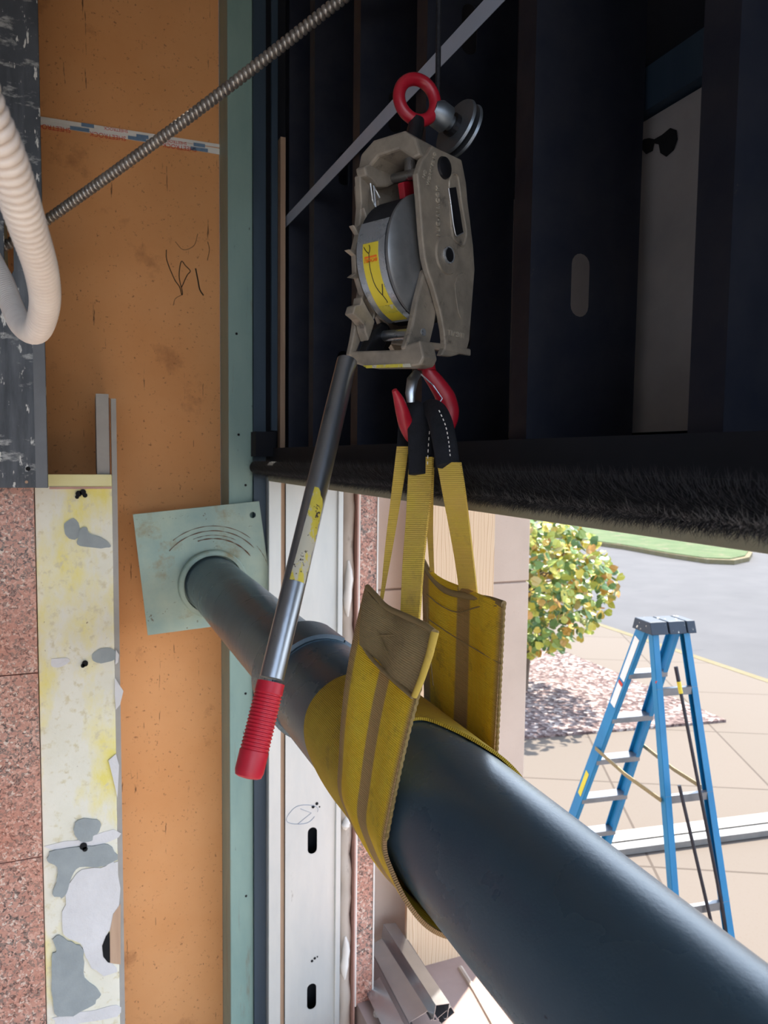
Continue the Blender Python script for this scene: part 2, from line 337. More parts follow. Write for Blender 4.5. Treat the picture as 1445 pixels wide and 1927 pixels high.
def ribbon(rows, n=6, nu=8, th=.004, wav=0.0, dip=0.0, dip0=0.0):
    """rows: list of (L, R) points; smooth both edges; UV x across, y along; two-sided sheet of real thickness"""
    L = catmull([r[0] for r in rows], n); R = catmull([r[1] for r in rows], n); bm = NB(); uvl = bm.loops.layers.uv.new('UVMap')
    G = []; dist = 0; D = []
    for i in range(len(L)):
        if i: dist += ((L[i]+R[i])/2-(L[i-1]+R[i-1])/2).length
        D.append(dist); G.append([L[i].lerp(R[i], k/nu) for k in range(nu+1)])
    m = len(G)
    if dip or dip0:
        shape = lambda u: math.sin(PI*min(1, u*1.15)**.75)
        de = ((G[-1][nu//2]-G[-4][nu//2])).normalized(); ds = (G[0][nu//2]-G[3][nu//2]).normalized()
        for i in range(m):
            w1 = max(0, 1-(D[-1]-D[i])/.07)**2; w0 = max(0, 1-D[i]/.03)**2
            for k in range(nu+1): G[i][k] = G[i][k]-de*dip*shape(k/nu)*w1-ds*dip0*shape(k/nu)*w0
    def nrm(i, k):
        a = G[min(i+1, m-1)][k]-G[max(i-1, 0)][k]; b = G[i][min(k+1, nu)]-G[i][max(k-1, 0)]; return a.cross(b).normalized()
    N = [[nrm(i, k) for k in range(nu+1)] for i in range(m)]
    if wav:
        for i in range(m):
            for k in range(nu+1): G[i][k] = G[i][k]+N[i][k]*wav*math.sin(k/nu*PI*3.2+i*.06)
    A = [[bm.verts.new(G[i][k]+N[i][k]*th/2) for k in range(nu+1)] for i in range(m)]
    B = [[bm.verts.new(G[i][k]-N[i][k]*th/2) for k in range(nu+1)] for i in range(m)]
    def q(vs, uvs):
        f = bm.faces.new(vs)
        for l, c in zip(f.loops, uvs): l[uvl].uv = c
    for i in range(m-1):
        for k in range(nu):
            uvs = [(k/nu, D[i]), ((k+1)/nu, D[i]), ((k+1)/nu, D[i+1]), (k/nu, D[i+1])]
            q((A[i][k], A[i][k+1], A[i+1][k+1], A[i+1][k]), uvs); q((B[i][k], B[i+1][k], B[i+1][k+1], B[i][k+1]), [uvs[0], uvs[3], uvs[2], uvs[1]])
        for k in (0, nu): q((A[i][k], A[i+1][k], B[i+1][k], B[i][k]), [(k/nu, D[i]), (k/nu, D[i+1]), (k/nu, D[i+1]), (k/nu, D[i])])
    for i in (0, m-1):
        for k in range(nu): q((A[i][k], A[i][k+1], B[i][k+1], B[i][k]), [(k/nu, D[i])]*4)
    bmesh.ops.recalc_face_normals(bm, faces=bm.faces[:])
    return bm
V3 = Vector
GZ = -3.2     # outdoor ground
SZ = -2.1     # sill at the doorway
YB = 2.77     # sheathing wall
YJ = 2.55     # face of the jamb

# ================================================================ SETTING
struct('wall_far', box((-4, YB, -2.6), (.456, YB+.1, 3)), 'orange')
struct('wall_exterior', box((.96, -1.8, -.05), (1.06, YJ, 3)), 'black')
struct('wall_jamb', box((.50, YJ+.062, -3.25), (.925, 3.4, 3)), 'black')
struct('ceiling', box((-4, -1.9, 2.6), (1.06, 3.4, 2.75)), 'darkwall')
struct('floor', box((-4, -6, -2.75), (.93, YB, -2.6)), 'floor')
struct('wall_left', box((-2.1, -4, -2.6), (-2.0, YB, 2.6)), 'darkwall')  # unseen side wall, moved in to block light from the left
struct('light_block_bulkhead', box((-2.0, -1.9, 1.5), (1.06, -1.8, 2.6)), 'darkwall')  # unseen bulkhead, added to keep light off the upper area
struct('trim_1', box((.93, -.5, SZ-.25), (1.5, 2.8, SZ)), 'sill')
struct('wall_foundation', box((.80, -1.8, -3.3), (1.3, 2.79, SZ-.25)), 'concrete')

def poly(name, pts, z, mat, th=.03):
    return struct(name, prism([V3((p[0], p[1], z)) for p in pts], V3((0,0,-th))), mat)
g0 = at(1131,1179,Z=GZ); g1 = at(1445,1285,Z=GZ); gd = (g1-g0).normalized(); gn = V3((gd.y, -gd.x, 0))
if gn.dot(g0) > 0: gn = -gn                                  # towards the building
struct('ground', box((-60, -80, GZ-.25), (160, 160, GZ-.12)), 'asphalt')
A_, B_ = g0-gd*40, g1+gd*60
poly('ground_sidewalk', [A_, B_, B_+gn*60, A_+gn*60], GZ, 'sidewalk', .12)
A2, B2 = A_-gn*.15, B_-gn*.15
poly('ground_curb', [A2, B2, B_, A_], GZ+.004, 'curb', .125)
mt = [at(x, y, Z=GZ) for x, y in ((1366,1359),(1160,1269),(994,1201))]
ml = at(991,1391,Z=GZ); d1 = (mt[2]-mt[1]); d2 = (ml-mt[0])
mb = mk('mulch_bed', prism([V3((p.x, p.y, GZ+.03)) for p in (mt[0], mt[1], mt[2], mt[2]+d1*1.5, ml+d2*.8)], V3((0,0,-.03))), 'mulch')
tag(mb, 'brown mulch planting bed beyond the blue stepladder', 'planting bed', kind='stuff')
# grass island with curb
ip = [at(x, y, Z=GZ) for x, y in ((1015,992),(1035,1004),(1100,1018),(1173,1028),(1257,1043),(1330,1054),(1382,1056),(1410,1050),(1416,1040),(1380,1022),(1330,1003),(1250,975),(1040,960))]
cc = sum(ip, V3((0,0,0)))/len(ip)
isl = thing('grass_island', (cc.x, cc.y, GZ-.12), 'curbed grass island across the pale street', 'traffic island')
mk('curb', prism([V3((p.x, p.y, GZ+.03)) for p in ip], V3((0,0,-.15))), 'curb', isl)
mk('grass', prism([V3((cc.x+(p.x-cc.x)*.972, cc.y+(p.y-cc.y)*.965, GZ+.06)) for p in ip], V3((0,0,-.04))), 'grass', isl)

# ---- precast pier beside the opening, plywood against it
PY = 2.8
xr = at(995,1100,Y=PY).x
zj = at(960,1096,Y=PY).z
pier = thing('concrete_pier', (1.4, PY+.2, GZ), 'pinkish precast concrete pier beyond the granite jamb', 'pier')
mk('lower_panel', box((.93, PY, GZ), (xr, PY+.55, zj-.004)), 'concrete', pier, bevel=.004)
mk('upper_panel', box((.93, PY, zj+.004), (xr, PY+.55, 1.2)), 'concrete', pier, bevel=.004)
mk('joint', box((.94, PY+.008, zj-.005), (xr-.01, PY+.5, zj+.005)), 'joint', pier)
px0, px1 = at(772,1300,Y=2.64).x, at(931,1000,Y=2.64).x
plyo = mk('plywood_sheet', box((px0, 2.64, SZ), (px1, 2.66, -.05)), 'ply'); tag(plyo, 'tall plywood sheet leaned on the concrete pier behind the pipe', 'plywood sheet')

# ================================================================ LEFT JAMB STACK
# teal steel column
o = mk('steel_column', box((.4565, 2.6, -2.6), (.541, YB-.001, 2.6)), 'teal', bevel=.003)
tag(o, 'grey-green painted steel column between ochre sheathing and door jamb', 'column')
for n, (x, y) in enumerate([(445,628),(449,818),(462,913),(462,1305),(463,1686)]):
    p = at(x, y, Y=2.6); mk('screw_hole', lathe(p+V3((0,-.001,0)), (0,1,0), [(0,.0045),(.002,.0045)], 12), 'hole', o)
c2 = mk('steel_channel', box((.5415, 2.585, -2.6), (.584, 2.609, 2.6)), 'navy'); tag(c2, 'narrow dark blue steel channel right of the grey-green column', 'channel')
# jamb stud (lit part below the header) with knock-outs
KO = [(.755, z) for z in (-.33-.609*0+.61, )]
def kos(x, zs): return [slot_pts(x, z, .036, .102) for z in zs]
zk = at(586,1582,Y=YJ).z
zs = [zk+.6094*i for i in range(-1, 8) if abs(zk+.6094*i) < 2.5]
bm = plate([(.648,-2.6),(.839,-2.6),(.839,-.07),(.648,-.07)], kos(.751, [q for q in zs if q < -.2]), .0015, (0, YJ, 0), (1,0,0), (0,0,1))
st = thing('jamb_stud', (.745, YJ, -2.6), 'wide galvanised steel stud with slots at the left edge of the opening', 'stud')
mk('web', bm, 'galvlit', st)
mk('flange', box((.586, YJ-.004, -2.6), (.630, YJ+.05, -.07)), 'galvlit', st, bevel=.002)
mk('backing_strip', box((.630, YJ+.012, -2.6), (.6475, YJ+.05, at(533,255,Y=YJ).z)), 'tan', st, label='tan wood strip in the gap of the stud')
mk('edge_lip', box((.839, YJ-.012, -2.6), (.859, YJ+.05, -.075)), 'galvlit', st, bevel=.003)
for n, (x, y, r) in enumerate([(596,1512,.006),(589,1518,.006),(601,1518,.003),(592,1803,.005),(587,1808,.005),(597,1800,.003)]):
    p = at(x, y, Y=YJ); mk('punched_hole', lathe(p+V3((0,-.0022,0)), (0,1,0), [(0,r),(.002,r)], 10), 'hole', st)
ctr = at(569,1533,Y=YJ-.002); 
bm = tube([ctr+V3((math.cos(a)*.058+.006*math.sin(3*a), 0, math.sin(a)*.036)) for a in [i*2*PI/30*.93 for i in range(31)]], .0008, 6)
add_tube(bm, [at(x, y, Y=YJ-.002) for x, y in ((560,1551),(586,1530),(565,1522))], .0008, 6)
mk('pencil_mark', bm, 'pencil', st)
# sealant strip
bm = NB(); P = []; R = []
for i in range(90):
    z = -3.1+i*(3.02/89); P.append(V3((.886+.003*math.sin(i*.9), YJ+.02, z))); R.append(.024+.004*math.sin(i*1.7)*random.random())
add_tube(bm, P, R, 10); o = mk('sealant_strip', bm, 'sealant', smooth=True); tag(o, 'lumpy brown sealant strip between metal stud and granite edge', 'sealant')
for (ya, yb) in ((1055,1160),(1535,1560),(1760,1840)):
    za, zb = at(652,ya,Y=YJ).z, at(652,yb,Y=YJ).z
    mk('sealant_lump', tube([V3((.882+.004*math.sin(i), YJ-.004, za+(zb-za)*i/6)) for i in range(7)], [.004,.012,.016,.014,.017,.012,.004], 10), 'whiteseal', o, smooth=True)
gz = at(685,1885,Y=YJ).z
o = mk('granite_edge', box((.925, YJ-.01, gz), (.991, YJ+.25, -.06)), 'granite', bevel=.002); tag(o, 'narrow pink granite slab edge at the outer corner of the opening', 'granite panel')
mk('caulk_line', box((.918, YJ-.013, gz), (.925, YJ+.01, -.075)), 'whiteseal', o)
mk('caulk_line', box((.991, YJ-.013, gz+.01), (.9965, YJ+.01, -.075)), 'whiteseal', o)
o = mk('edge_strip', box((.912, YJ-.018, -3.1), (.9175, YJ+.04, -.06)), 'redbrown'); tag(o, 'thin red-brown strip beside the narrow granite edge', 'strip')
struct('trim_2', box((.46, YJ+.03, -3.2), (.99, YJ+.06, SZ-.05)), 'black')

# ================================================================ HEADER
hz0 = -.069
o = struct('trim_3', box((.59, -1.8, -.064), (.96, YJ-.01, .03)), 'black')
o = mk('header_angle', box((.575, -1.8, -.0835), (.60, YJ-.04, -.064)), 'bar', bevel=.001)
tag(o, 'olive painted steel angle along the underside of the door header', 'steel angle')
br_ = thing('bristle_seal', (.54, 0, -.06), 'long black bristle brush seal along the door header', 'brush seal')
bc = V3((.541, 0, -.037)); BR = .022
bm = NB(); add_lathe(bm, (bc.x, -1.8, bc.z), (0,1,0), [(0,BR),(4.35,BR),(4.365,BR*.8),(4.373,BR*.3)], 20)
mk('core', bm, 'bristlecore', br_, smooth=True)
bm = NB()
def bristles(n, y0, y1, k):
    for _ in range(n):
        y = random.uniform(y0, y1); a = math.radians(random.uniform(120, 275) if random.random() < .45 else random.uniform(205, 275))
        r = V3((math.cos(a), 0, math.sin(a))); p = V3((bc.x, y, bc.z))+r*BR*.96
        up = V3((0, random.gauss(0, .4), .5)); d = (r+up).normalized(); ln = random.uniform(.008, .017)*k*(1.35 if a > 3.9 else 1)
        t = V3((0,1,0)).cross(d).normalized(); s = V3((0,1,0))*.00028*k; bend = V3((0, random.gauss(0,.004), .004))
        a0, a1 = bm.verts.new(p-s), bm.verts.new(p+s); m = p+d*ln*.55+bend*.3; b0, b1 = bm.verts.new(m-s*.8), bm.verts.new(m+s*.8); e = bm.verts.new(p+d*ln+bend)
        bm.faces.new((a0, a1, b1, b0)); bm.faces.new((b0, b1, e))
bristles(9000, .4, 1.0, 1.0); bristles(8000, 1.0, 1.7, 1.0); bristles(6000, 1.7, 2.57, 1.1)
ob = mk('bristles', bm, 'bristle', br_); ob['kind'] = 'stuff'
bm = NB()
for _ in range(11000):
    y = .42+2.13*random.random()**1.5; a = math.radians(random.uniform(228, 282)); k = .9+.25*random.random()
    p = V3((bc.x, y, bc.z))+V3((math.cos(a), 0, math.sin(a)))*BR*.97
    d = V3((-.55+random.gauss(0,.12), random.gauss(0,.6), .25+random.gauss(0,.35))).normalized(); ln = random.uniform(.010, .022)*k
    s = V3((0,1,0))*.0003; m = p+d*ln*.5; e = p+d*ln+V3((.001, random.gauss(0,.003), .007*random.random()))
    a0, a1, b0, b1, ee = bm.verts.new(p-s), bm.verts.new(p+s), bm.verts.new(m-s*.8), bm.verts.new(m+s*.8), bm.verts.new(e)
    bm.faces.new((a0, a1, b1, b0)); bm.faces.new((b0, b1, ee))
ob = mk('lit_fringe', bm, make('lit_bristle_ends', (150,148,150), (186,182,178), 60, rough=.7), br_); ob['kind'] = 'stuff'  # paler lower hairs paint the light that reaches the brush from below
o = mk('header_block', box((.53, 2.50, .0), (.60, 2.58, .085)), 'black'); tag(o, 'small black block at the left end of the door header', 'block')

# ================================================================ WALL FRAMING ABOVE THE OPENING
studs = [(2.556, 'metal wall stud directly over the door jamb, beside the blue channel'), (2.25, 'metal wall stud next to the door jamb, farthest above the header'),  # upper run of the jamb stud, split off to carry painted shade
         (1.84, 'metal wall stud behind the left side of the hoist'),
         (1.436, 'metal wall stud right behind the hoist and red ring'),
         (1.03, 'metal wall stud right of the hoist with a light slot in its web'),
         (.63, 'metal wall stud at the right edge, nearest to the camera')]
ko1 = at(1075,535,Y=1.03)
for Y, lab in studs:
    t = thing('metal_stud', (.765, Y, .032), lab, 'stud', 'metal studs above the door header')
    zz = [ko1.z-.0+.6094*i for i in range(0, 4)]
    mk('web', plate([(.66,.032),(.87,.032),(.87,2.6),(.66,2.6)], kos(.755, zz), .0014, (0, Y, 0), (1,0,0), (0,0,1)), 'galvshaded', t)
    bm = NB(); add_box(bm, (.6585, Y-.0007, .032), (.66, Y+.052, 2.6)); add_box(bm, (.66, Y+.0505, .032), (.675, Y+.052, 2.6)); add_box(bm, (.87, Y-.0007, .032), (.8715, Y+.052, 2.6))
    mk('flange', bm, 'galvshaded', t)
t = mk('bottom_track', box((.656, .3, .0305), (.875, 2.54, .0315)), 'black'); tag(t, 'dark bottom track under the metal wall studs', 'track')
bx = .9
pz = at(1185,245,X=bx).z
pa, pb = at(1300,260,X=bx).y-.25, 1.62
gp = mk('gypsum_panel', box((bx, pa, .05), (bx+.013, pb, pz)), 'panel'); tag(gp, 'grey gypsum panel behind the studs right of the hoist', 'panel')
bm = prism([at(x, y, X=bx-.002) for x, y in ((1208,268),(1212,262),(1222,260),(1232,262),(1246,254),(1262,241),(1273,245),(1275,262),(1268,282),(1254,295),(1243,288),(1240,272),(1231,270),(1228,284),(1216,290),(1209,282))], V3((-.001,0,0)))
mk('torn_hole', bm, 'hole', gp)
tr = mk('panel_cap_strip', box((bx-.02, pa, pz+.004), (bx+.03, pb, pz+.075)), 'navy'); tag(tr, 'dark steel strip capping the grey gypsum panel', 'strip')
# flat strap brace
s0, s1 = at(519,437,X=.654), at(935,-6,X=.654)
e = (s1-s0); s2 = s1+e*.12; pr = V3((0, -e.z, e.y)).normalized()*.0185
bm = prism([s0-pr, s2-pr, s2+pr, s0+pr], V3((.0012,0,0))); o = mk('strap_brace', bm, make('blue_grey_strap', (168,180,198), (182,192,208), 8, rough=.4, metal=.1)); tag(o, 'diagonal blue-grey flat strap across the wall studs', 'strap brace')
o = mk('jamb_strip', box((.592, 2.53, .09), (.612, 2.545, 2.6)), 'navy'); tag(o, 'narrow dark upright strip over the jamb stud above the header', 'strip')  # upper jamb flange, its navy tone stands in for shade

# ================================================================ SHEATHING TAPE + CRACKS
t0 = [at(x, y, Y=YB-.0015) for x, y in ((60,218),(60,243),(413,288),(413,275))]
tp = thing('joint_tape', t0[0], 'white printed joint tape across the ochre sheathing', 'tape')
mk('strip', prism([at(x, y, Y=YB-.001) for x, y in ((40,229),(413,291),(413,280),(40,216))], V3((0,-.001,0))), 'white', tp)
mk('strip', prism([at(x, y, Y=YB-.001) for x, y in ((40,222),(413,278),(413,272),(40,214))], V3((0,-.0022,0))), 'white', tp)
ud = (at(413,285,Y=YB)-at(80,236,Y=YB)).normalized()
for (x, y, s, m) in ((97,240,'SHEETROCK','redink'),(203,256,'SHEETROCK','redink'),(338,277,'SHEETROCK','redink'),(218,244,'SHEETROCK','redink'),(330,267,'SHEETROCK','redink')):
    text(s, .021 if y not in (244,267) else .014, at(x, y, Y=YB-.0036), -ud, V3((0,0,-1)), m, tp)
for (x, y, w) in ((150,243,.03),(258,261,.03),(375,281,.03),(165,236,.02),(268,257,.02),(375,273,.02)):
    p = at(x, y, Y=YB-.0036); n_ = V3((0,0,1)); mk('barcode', prism([p-ud*w-n_*.006, p+ud*w-n_*.006, p+ud*w+n_*.006, p-ud*w+n_*.006], V3((0,-.0004,0))), 'blueink', tp)
# cracks and gouges in the sheathing
ck = thing('surface_crack', at(350,560,Y=YB), 'dark cracked scar in the ochre sheathing above the pipe plate', 'crack')
for path, r in ((((313,470),(314,490),(328,525),(338,540),(342,555),(343,548),(337,520),(341,492),(349,500),(358,510),(352,518),(342,540)),.0016),
                (((368,505),(372,525),(376,545),(383,556)),.0024),(((330,455),(345,470),(365,462),(372,440)),.0008),(((390,490),(394,470),(391,455)),.001),
                (((342,555),(330,562),(326,575)),.0008)):
    mk('crack_line', tube(catmull([at(x, y, Y=YB-.0002) for x, y in path], 4), r, 6), 'hole', ck)

# ================================================================ PLATE + PIPE
p0 = V3((.5423,.0647,-.5792)); pd = V3((-.05901582,0.99667957,0.05609786)).normalized()
e1 = pd.cross(V3((0,0,1))).normalized(); e2 = e1.cross(pd)
def cyl(s, th, R): a = math.radians(th); return p0+pd*s+(e1*math.cos(a)+e2*math.sin(a))*R
pl = thing('shaft_plate', at(385,1080,Y=2.57), 'square pale green steel mounting plate tilted on the far wall', 'steel plate')
PC = [at(x, y, Y=2.572) for x, y in ((250,968),(487,943),(517,1163),(278,1195))]
uu = (PC[1]-PC[0]).normalized(); vv = (PC[0]-PC[3]); vv = (vv-uu*vv.dot(uu)).normalized()
def pl2(p): return ((p-PC[0]).dot(uu), (p-PC[0]).dot(vv))
hl = pl2(at(475,969,Y=2.572))
mk('sheet', plate([pl2(p) for p in PC], [[(hl[0]+.011*math.cos(a), hl[1]+.011*math.sin(a)) for a in [i*PI/8 for i in range(16)]]], .008, PC[0], uu, vv), 'plate', pl)
sp_ = p0+pd*((2.565-p0.y)/pd.y)
for R, a0, a1, w in ((.205,50,130,.0022),(.188,40,140,.003),(.172,62,112,.0018),(.160,35,108,.004),(.20,5,40,.0014)):
    pts = [sp_+V3((math.cos(math.radians(a))*R, 0, math.sin(math.radians(a))*R*.97)) for a in [a0+(a1-a0)*i/24 for i in range(25)]]
    mk('scratch_arc', tube(pts, [w*.4*(.3+abs(math.sin(i*.7))) for i in range(25)], 6), 'rust', pl)
ring = mk('flange_ring', lathe(sp_+V3((0,.002,0)), -pd, [(0,.118),(.018,.118),(.022,.114),(.022,.102),(.006,.1),(0,.1)], 56, closed=True), 'plate', pl, smooth=True)
pipe = thing('shaft_pipe', p0, 'large slate-blue steel pipe running from wall plate towards the camera', 'pipe')
def s_at(Y): return (Y-p0.y)/pd.y
mk('small_tube', lathe(p0+pd*1.40, pd, [(0,.0955),(s_at(2.567)-1.40,.0955)], 64), 'pipe2', pipe, smooth=True)
mk('large_tube', lathe(p0-pd*1.2, pd, [(0,.11),(2.62,.11),(2.64,.1095)], 72), 'pipe', pipe, smooth=True)
# collar: two overlapping half bands
def half(a0, a1, s0, s1, R, th):
    bm = NB(); n = 30; rings = []
    for i in range(n+1):
        a = a0+(a1-a0)*i/n; rings.append([bm.verts.new(cyl(s, a, r)) for s, r in ((s0,R),(s0+.004,R+th),(s1-.004,R+th),(s1,R))])
    for i in range(n):
        for k in range(4): bm.faces.new((rings[i][k], rings[i][(k+1) % 4], rings[i+1][(k+1) % 4], rings[i+1][k]))
    bm.faces.new(rings[0]); bm.faces.new(rings[-1][::-1]); bmesh.ops.recalc_face_normals(bm, faces=bm.faces[:]); return bm
mk('collar_band', half(62, 290, 1.44, 1.56, .108, .012), 'pipe', pipe, smooth=True)
mk('collar_band', half(-68, 60, 1.44, 1.525, .108, .008), 'pipe', pipe, smooth=True)
mk('collar_band', half(-180, 180, 1.43, 1.455, .108, .004), 'pipe', pipe, smooth=True)

# ================================================================ SLING
sg = thing('lifting_sling', cyl(1.0, 270, .12), 'wide yellow web lifting sling wrapped around the pipe', 'sling')
R1, R2 = .1145, .1205
def srows(tab, R): return [(cyl(f, a, R), cyl(n, a, R)) for a, n, f in tab]
wr = [(262,.86,1.0),(235,.92,1.06),(215,.95,1.09),(198,.98,1.15),(180,1.0,1.2),(160,1.0,1.222),(140,1.0,1.226),(120,.995,1.222),(102,.985,1.212),(88,.975,1.20),(75,.93,1.18),(62,.885,1.15),(45,.86,1.12),(25,.84,1.09),(0,.82,1.06),(-30,.80,1.03),(-60,.79,1.01)]
mk('wrap_band', ribbon(srows(wr, R1), 5, 10, .005), 'slingplain', sg, smooth=True)
TL, TR = at(690,1103,Y=1.115), at(822,1187,Y=.925)
ft = [(275,.78,.95),(250,.785,.955),(228,.79,.965),(208,.805,.985),(192,.83,1.01),(180,.85,1.03)]
rows = srows(ft, R2)
bl, brr = cyl(1.03,176,R2), cyl(.852,176,R2)
rows += [(bl.lerp(TL, t)+V3((-.012*math.sin(t*PI),0,0)), brr.lerp(TR, t)+V3((-.006*math.sin(t*PI),0,0))) for t in (.12,.3,.5,.7,.86,1)]
mk('front_tail', ribbon(rows, 5, 14, .006, .0024, dip=.016), 'sling', sg, smooth=True)
# rear tail, on the far side of the pipe
UL, UR = at(795,1055,Y=1.165), at(948,1137,Y=.965)
b0, b1 = cyl(1.19,4,R2), cyl(.945,4,R2)
rows = srows([(-85,.80,1.02),(-60,.83,1.05),(-35,.87,1.10),(-12,.92,1.16)], R2)
rows += [(b0.lerp(UL, t), b1.lerp(UR, t)) for t in (0,.15,.35,.6,.82,1)]
mk('rear_tail', ribbon(rows, 5, 14, .006, .003, dip=.014), 'sling', sg, smooth=True)
# folded reinforcement on the front tail, lying on its camera side
def toc(p, k): return p*(1-k/p.length)
def onft(u, t): 
    a = bl.lerp(TL, t)+V3((-.012*math.sin(t*PI),0,0)); b = brr.lerp(TR, t)+V3((-.006*math.sin(t*PI),0,0)); return a.lerp(b, u)
F_ = lambda x, y, k=.010: None
def bary(px, py, k):
    """point on the tail's own surface under this pixel, lifted k towards the viewer side"""
    r = ray(px, py); o_ = onft(.5,.8); n_ = (onft(0,.8)-onft(1,.8)).cross(onft(.5,1)-onft(.5,.6)).normalized()
    p = r*(o_.dot(n_)/r.dot(n_)); return toc(p, k)
prow = [(bary(691,1104,.012), bary(815,1189,.014)), (bary(684,1150,.014), bary(806,1220,.016)), (bary(682,1185,.013), bary(792,1262,.015)), (bary(682,1213,.009), bary(776,1311,.009))]
mk('folded_flap', ribbon(prow, 6, 12, .007, .0030, dip0=.012), 'flap', sg, smooth=True)
mk('edge_binding', tube([bary(818,1190,.018), bary(808,1232,.02), bary(794,1275,.018), bary(779,1311,.014)], [.006,.0055,.005,.0045], 10), 'strap', sg, smooth=True)
mk('flap_hem', tube(catmull([bary(691,1104,.018), bary(708,1122,.02), bary(728,1143,.021), bary(765,1160,.022), bary(800,1177,.022), bary(816,1189,.02)], 4), .0045, 10), 'flap', sg, smooth=True)
mk('flap_hem', tube(catmull([bary(680,1210,.014), bary(700,1240,.016), bary(735,1275,.017), bary(776,1312,.014)], 4), .003, 8), 'flap', sg, smooth=True)
mk('rear_hem', tube(catmull([UL, at(812,1085,Y=1.14), at(840,1112,Y=1.10), at(880,1122,Y=1.05), at(920,1128,Y=1.0), UR], 4), .0055, 10), 'flap', sg, smooth=True)
for a, b in ((TR, brr), (UR, b1)):
    pts = [a.lerp(b, i/60)+V3((-.006*math.sin((1-i/60)*PI) if a is TR else 0, 0, 0))+V3((0, .0012*(-1)**i, 0)) for i in range(61)]
    mk('selvedge', tube(pts, .0032, 6), 'stripe', sg, smooth=True)
def prow_(lst): return [(at(x-w/2, y, Y=Y+.0008*w*sk), at(x+w/2, y, Y=Y-.0008*w*sk)) for x, y, w, Y, sk in lst]
for cr in (((697,1112),(703,1160),(722,1215),(752,1270)), ((712,1196),(750,1194),(778,1184))):
    mk('crease', tube(catmull([bary(x, y, .0175) for x, y in cr], 4), .0016, 8), 'flap', sg, smooth=True)
for (pts, yy) in ((((803,1118),(830,1140),(862,1152),(900,1142),(935,1140)), 1), (((806,1165),(850,1195),(900,1225),(944,1250)), 1), (((803,1135),(806,1200),(815,1290)), 1)):
    P = []
    for x, y in pts:
        r = ray(x, y); nn = (UR-UL).cross(b1-UR).normalized(); P.append(toc(r*(UL.dot(nn)/r.dot(nn)), .006))
    mk('seam', tube(catmull(P, 5), .0011, 6), 'flap', sg, smooth=True)
# eye straps : each eye is a loop over the hook
mk('eye_strap', ribbon(prow_([(716,1140,7,1.10,.2),(722,1100,8,1.10,.2),(731,1035,14,1.09,.2),(741,965,18,1.085,.2),(751,895,21,1.08,.3),(758,840,22,1.078,.3)]), 5, 5, .0045), 'strap', sg, smooth=True)
mk('eye_strap', ribbon(prow_([(770,1190,34,1.01,.5),(774,1130,36,1.015,.5),(778,1060,38,1.02,.5),(785,980,40,1.03,.5),(790,920,44,1.035,.5),(793,860,44,1.04,.5)]), 5, 6, .005), 'strap', sg, smooth=True)
mk('eye_strap', ribbon(prow_([(815,1105,8,1.17,.2),(812,1060,9,1.13,.2),(809,1000,12,1.07,.2),(807,940,17,1.03,.2),(807,880,20,1.03,.3)]), 5, 5, .0045), 'strap', sg, smooth=True)
mk('eye_strap', ribbon(prow_([(886,1155,32,1.085,.5),(881,1110,33,1.06,.5),(874,1055,34,1.02,.5),(866,1000,37,.985,.5),(855,930,41,.95,.5),(845,870,43,.955,.5)]), 5, 6, .005), 'strap', sg, smooth=True)
def sleeve(path, seg=20):
    P = [at(x, y, Y=Y) for x, y, w, Y in path]; P2 = catmull(P, 6); ww = []
    n = len(P2)
    for i in range(n):
        f = i/(n-1)*(len(path)-1); k = min(int(f), len(path)-2); t = f-k; ww.append((path[k][2]*(1-t)+path[k+1][2]*t)/F*P2[i].length*.5)
    return tube(P2, ww, seg, flat=(f_, .32))
mk('black_sleeve', sleeve([(791,893,45,1.035),(791,850,46,1.04),(790,810,46,1.045),(787,785,44,1.055),(778,772,40,1.075),(768,785,34,1.095),(762,820,28,1.10),(757,868,24,1.095)]), 'blackweb', sg, smooth=True)
mk('black_sleeve', sleeve([(843,876,44,.955),(838,840,46,.965),(830,800,46,.99),(820,775,42,1.035),(808,772,36,1.06),(803,800,30,1.06),(804,850,26,1.045),(806,888,24,1.03)]), 'blackweb', sg, smooth=True)
for pts in (((826,772),(838,800),(844,830),(847,858)),((809,800),(806,840),(804,880))):
    P = [at(x, y, Y=(.915 if pts[0][0] > 815 else 1.0)) for x, y in pts]; P = catmull(P, 7); bm = NB()
    for i in range(0, len(P)-1, 2): add_tube(bm, [P[i], P[i+1]], .0007, 6)
    mk('stitching', bm, 'white', sg)

# ================================================================ HOIST
HX = V3((.48, 1.09, 0)); ha = V3((.466,-.885,0)).normalized(); hb = V3((.885,.466,0)).normalized(); hz = V3((0,0,1))
AZ = .308
def HL(a, b, z): return HX+ha*a+hb*b+hz*z
def HA(px, py, a):
    r = ray(px, py); return r*((HX.dot(ha)+a)/r.dot(ha))
def HB(px, py, b):
    r = ray(px, py); return r*((HX.dot(hb)+b)/r.dot(hb))
ho = thing('cable_hoist', HL(0,0,.15), 'cast metal hand cable hoist with yellow-labelled drum', 'hoist')
FA = .065
out = [(814,274),(842,287),(869,300),(878,345),(881,381),(886,420),(891,463),(894,508),(890,560),(887,600),(884,640),(880,655),(868,666),(850,671),(830,669),(837,655),(838,640),(836,620),(829,584),(816,538),(806,510),(800,485),(795,440),(791,383),(786,326),(795,300)]
bm = prism([HA(x, y, FA) for x, y in out], -ha*.011); fr = mk('frame', bm, 'cast', ho, bevel=.0025)
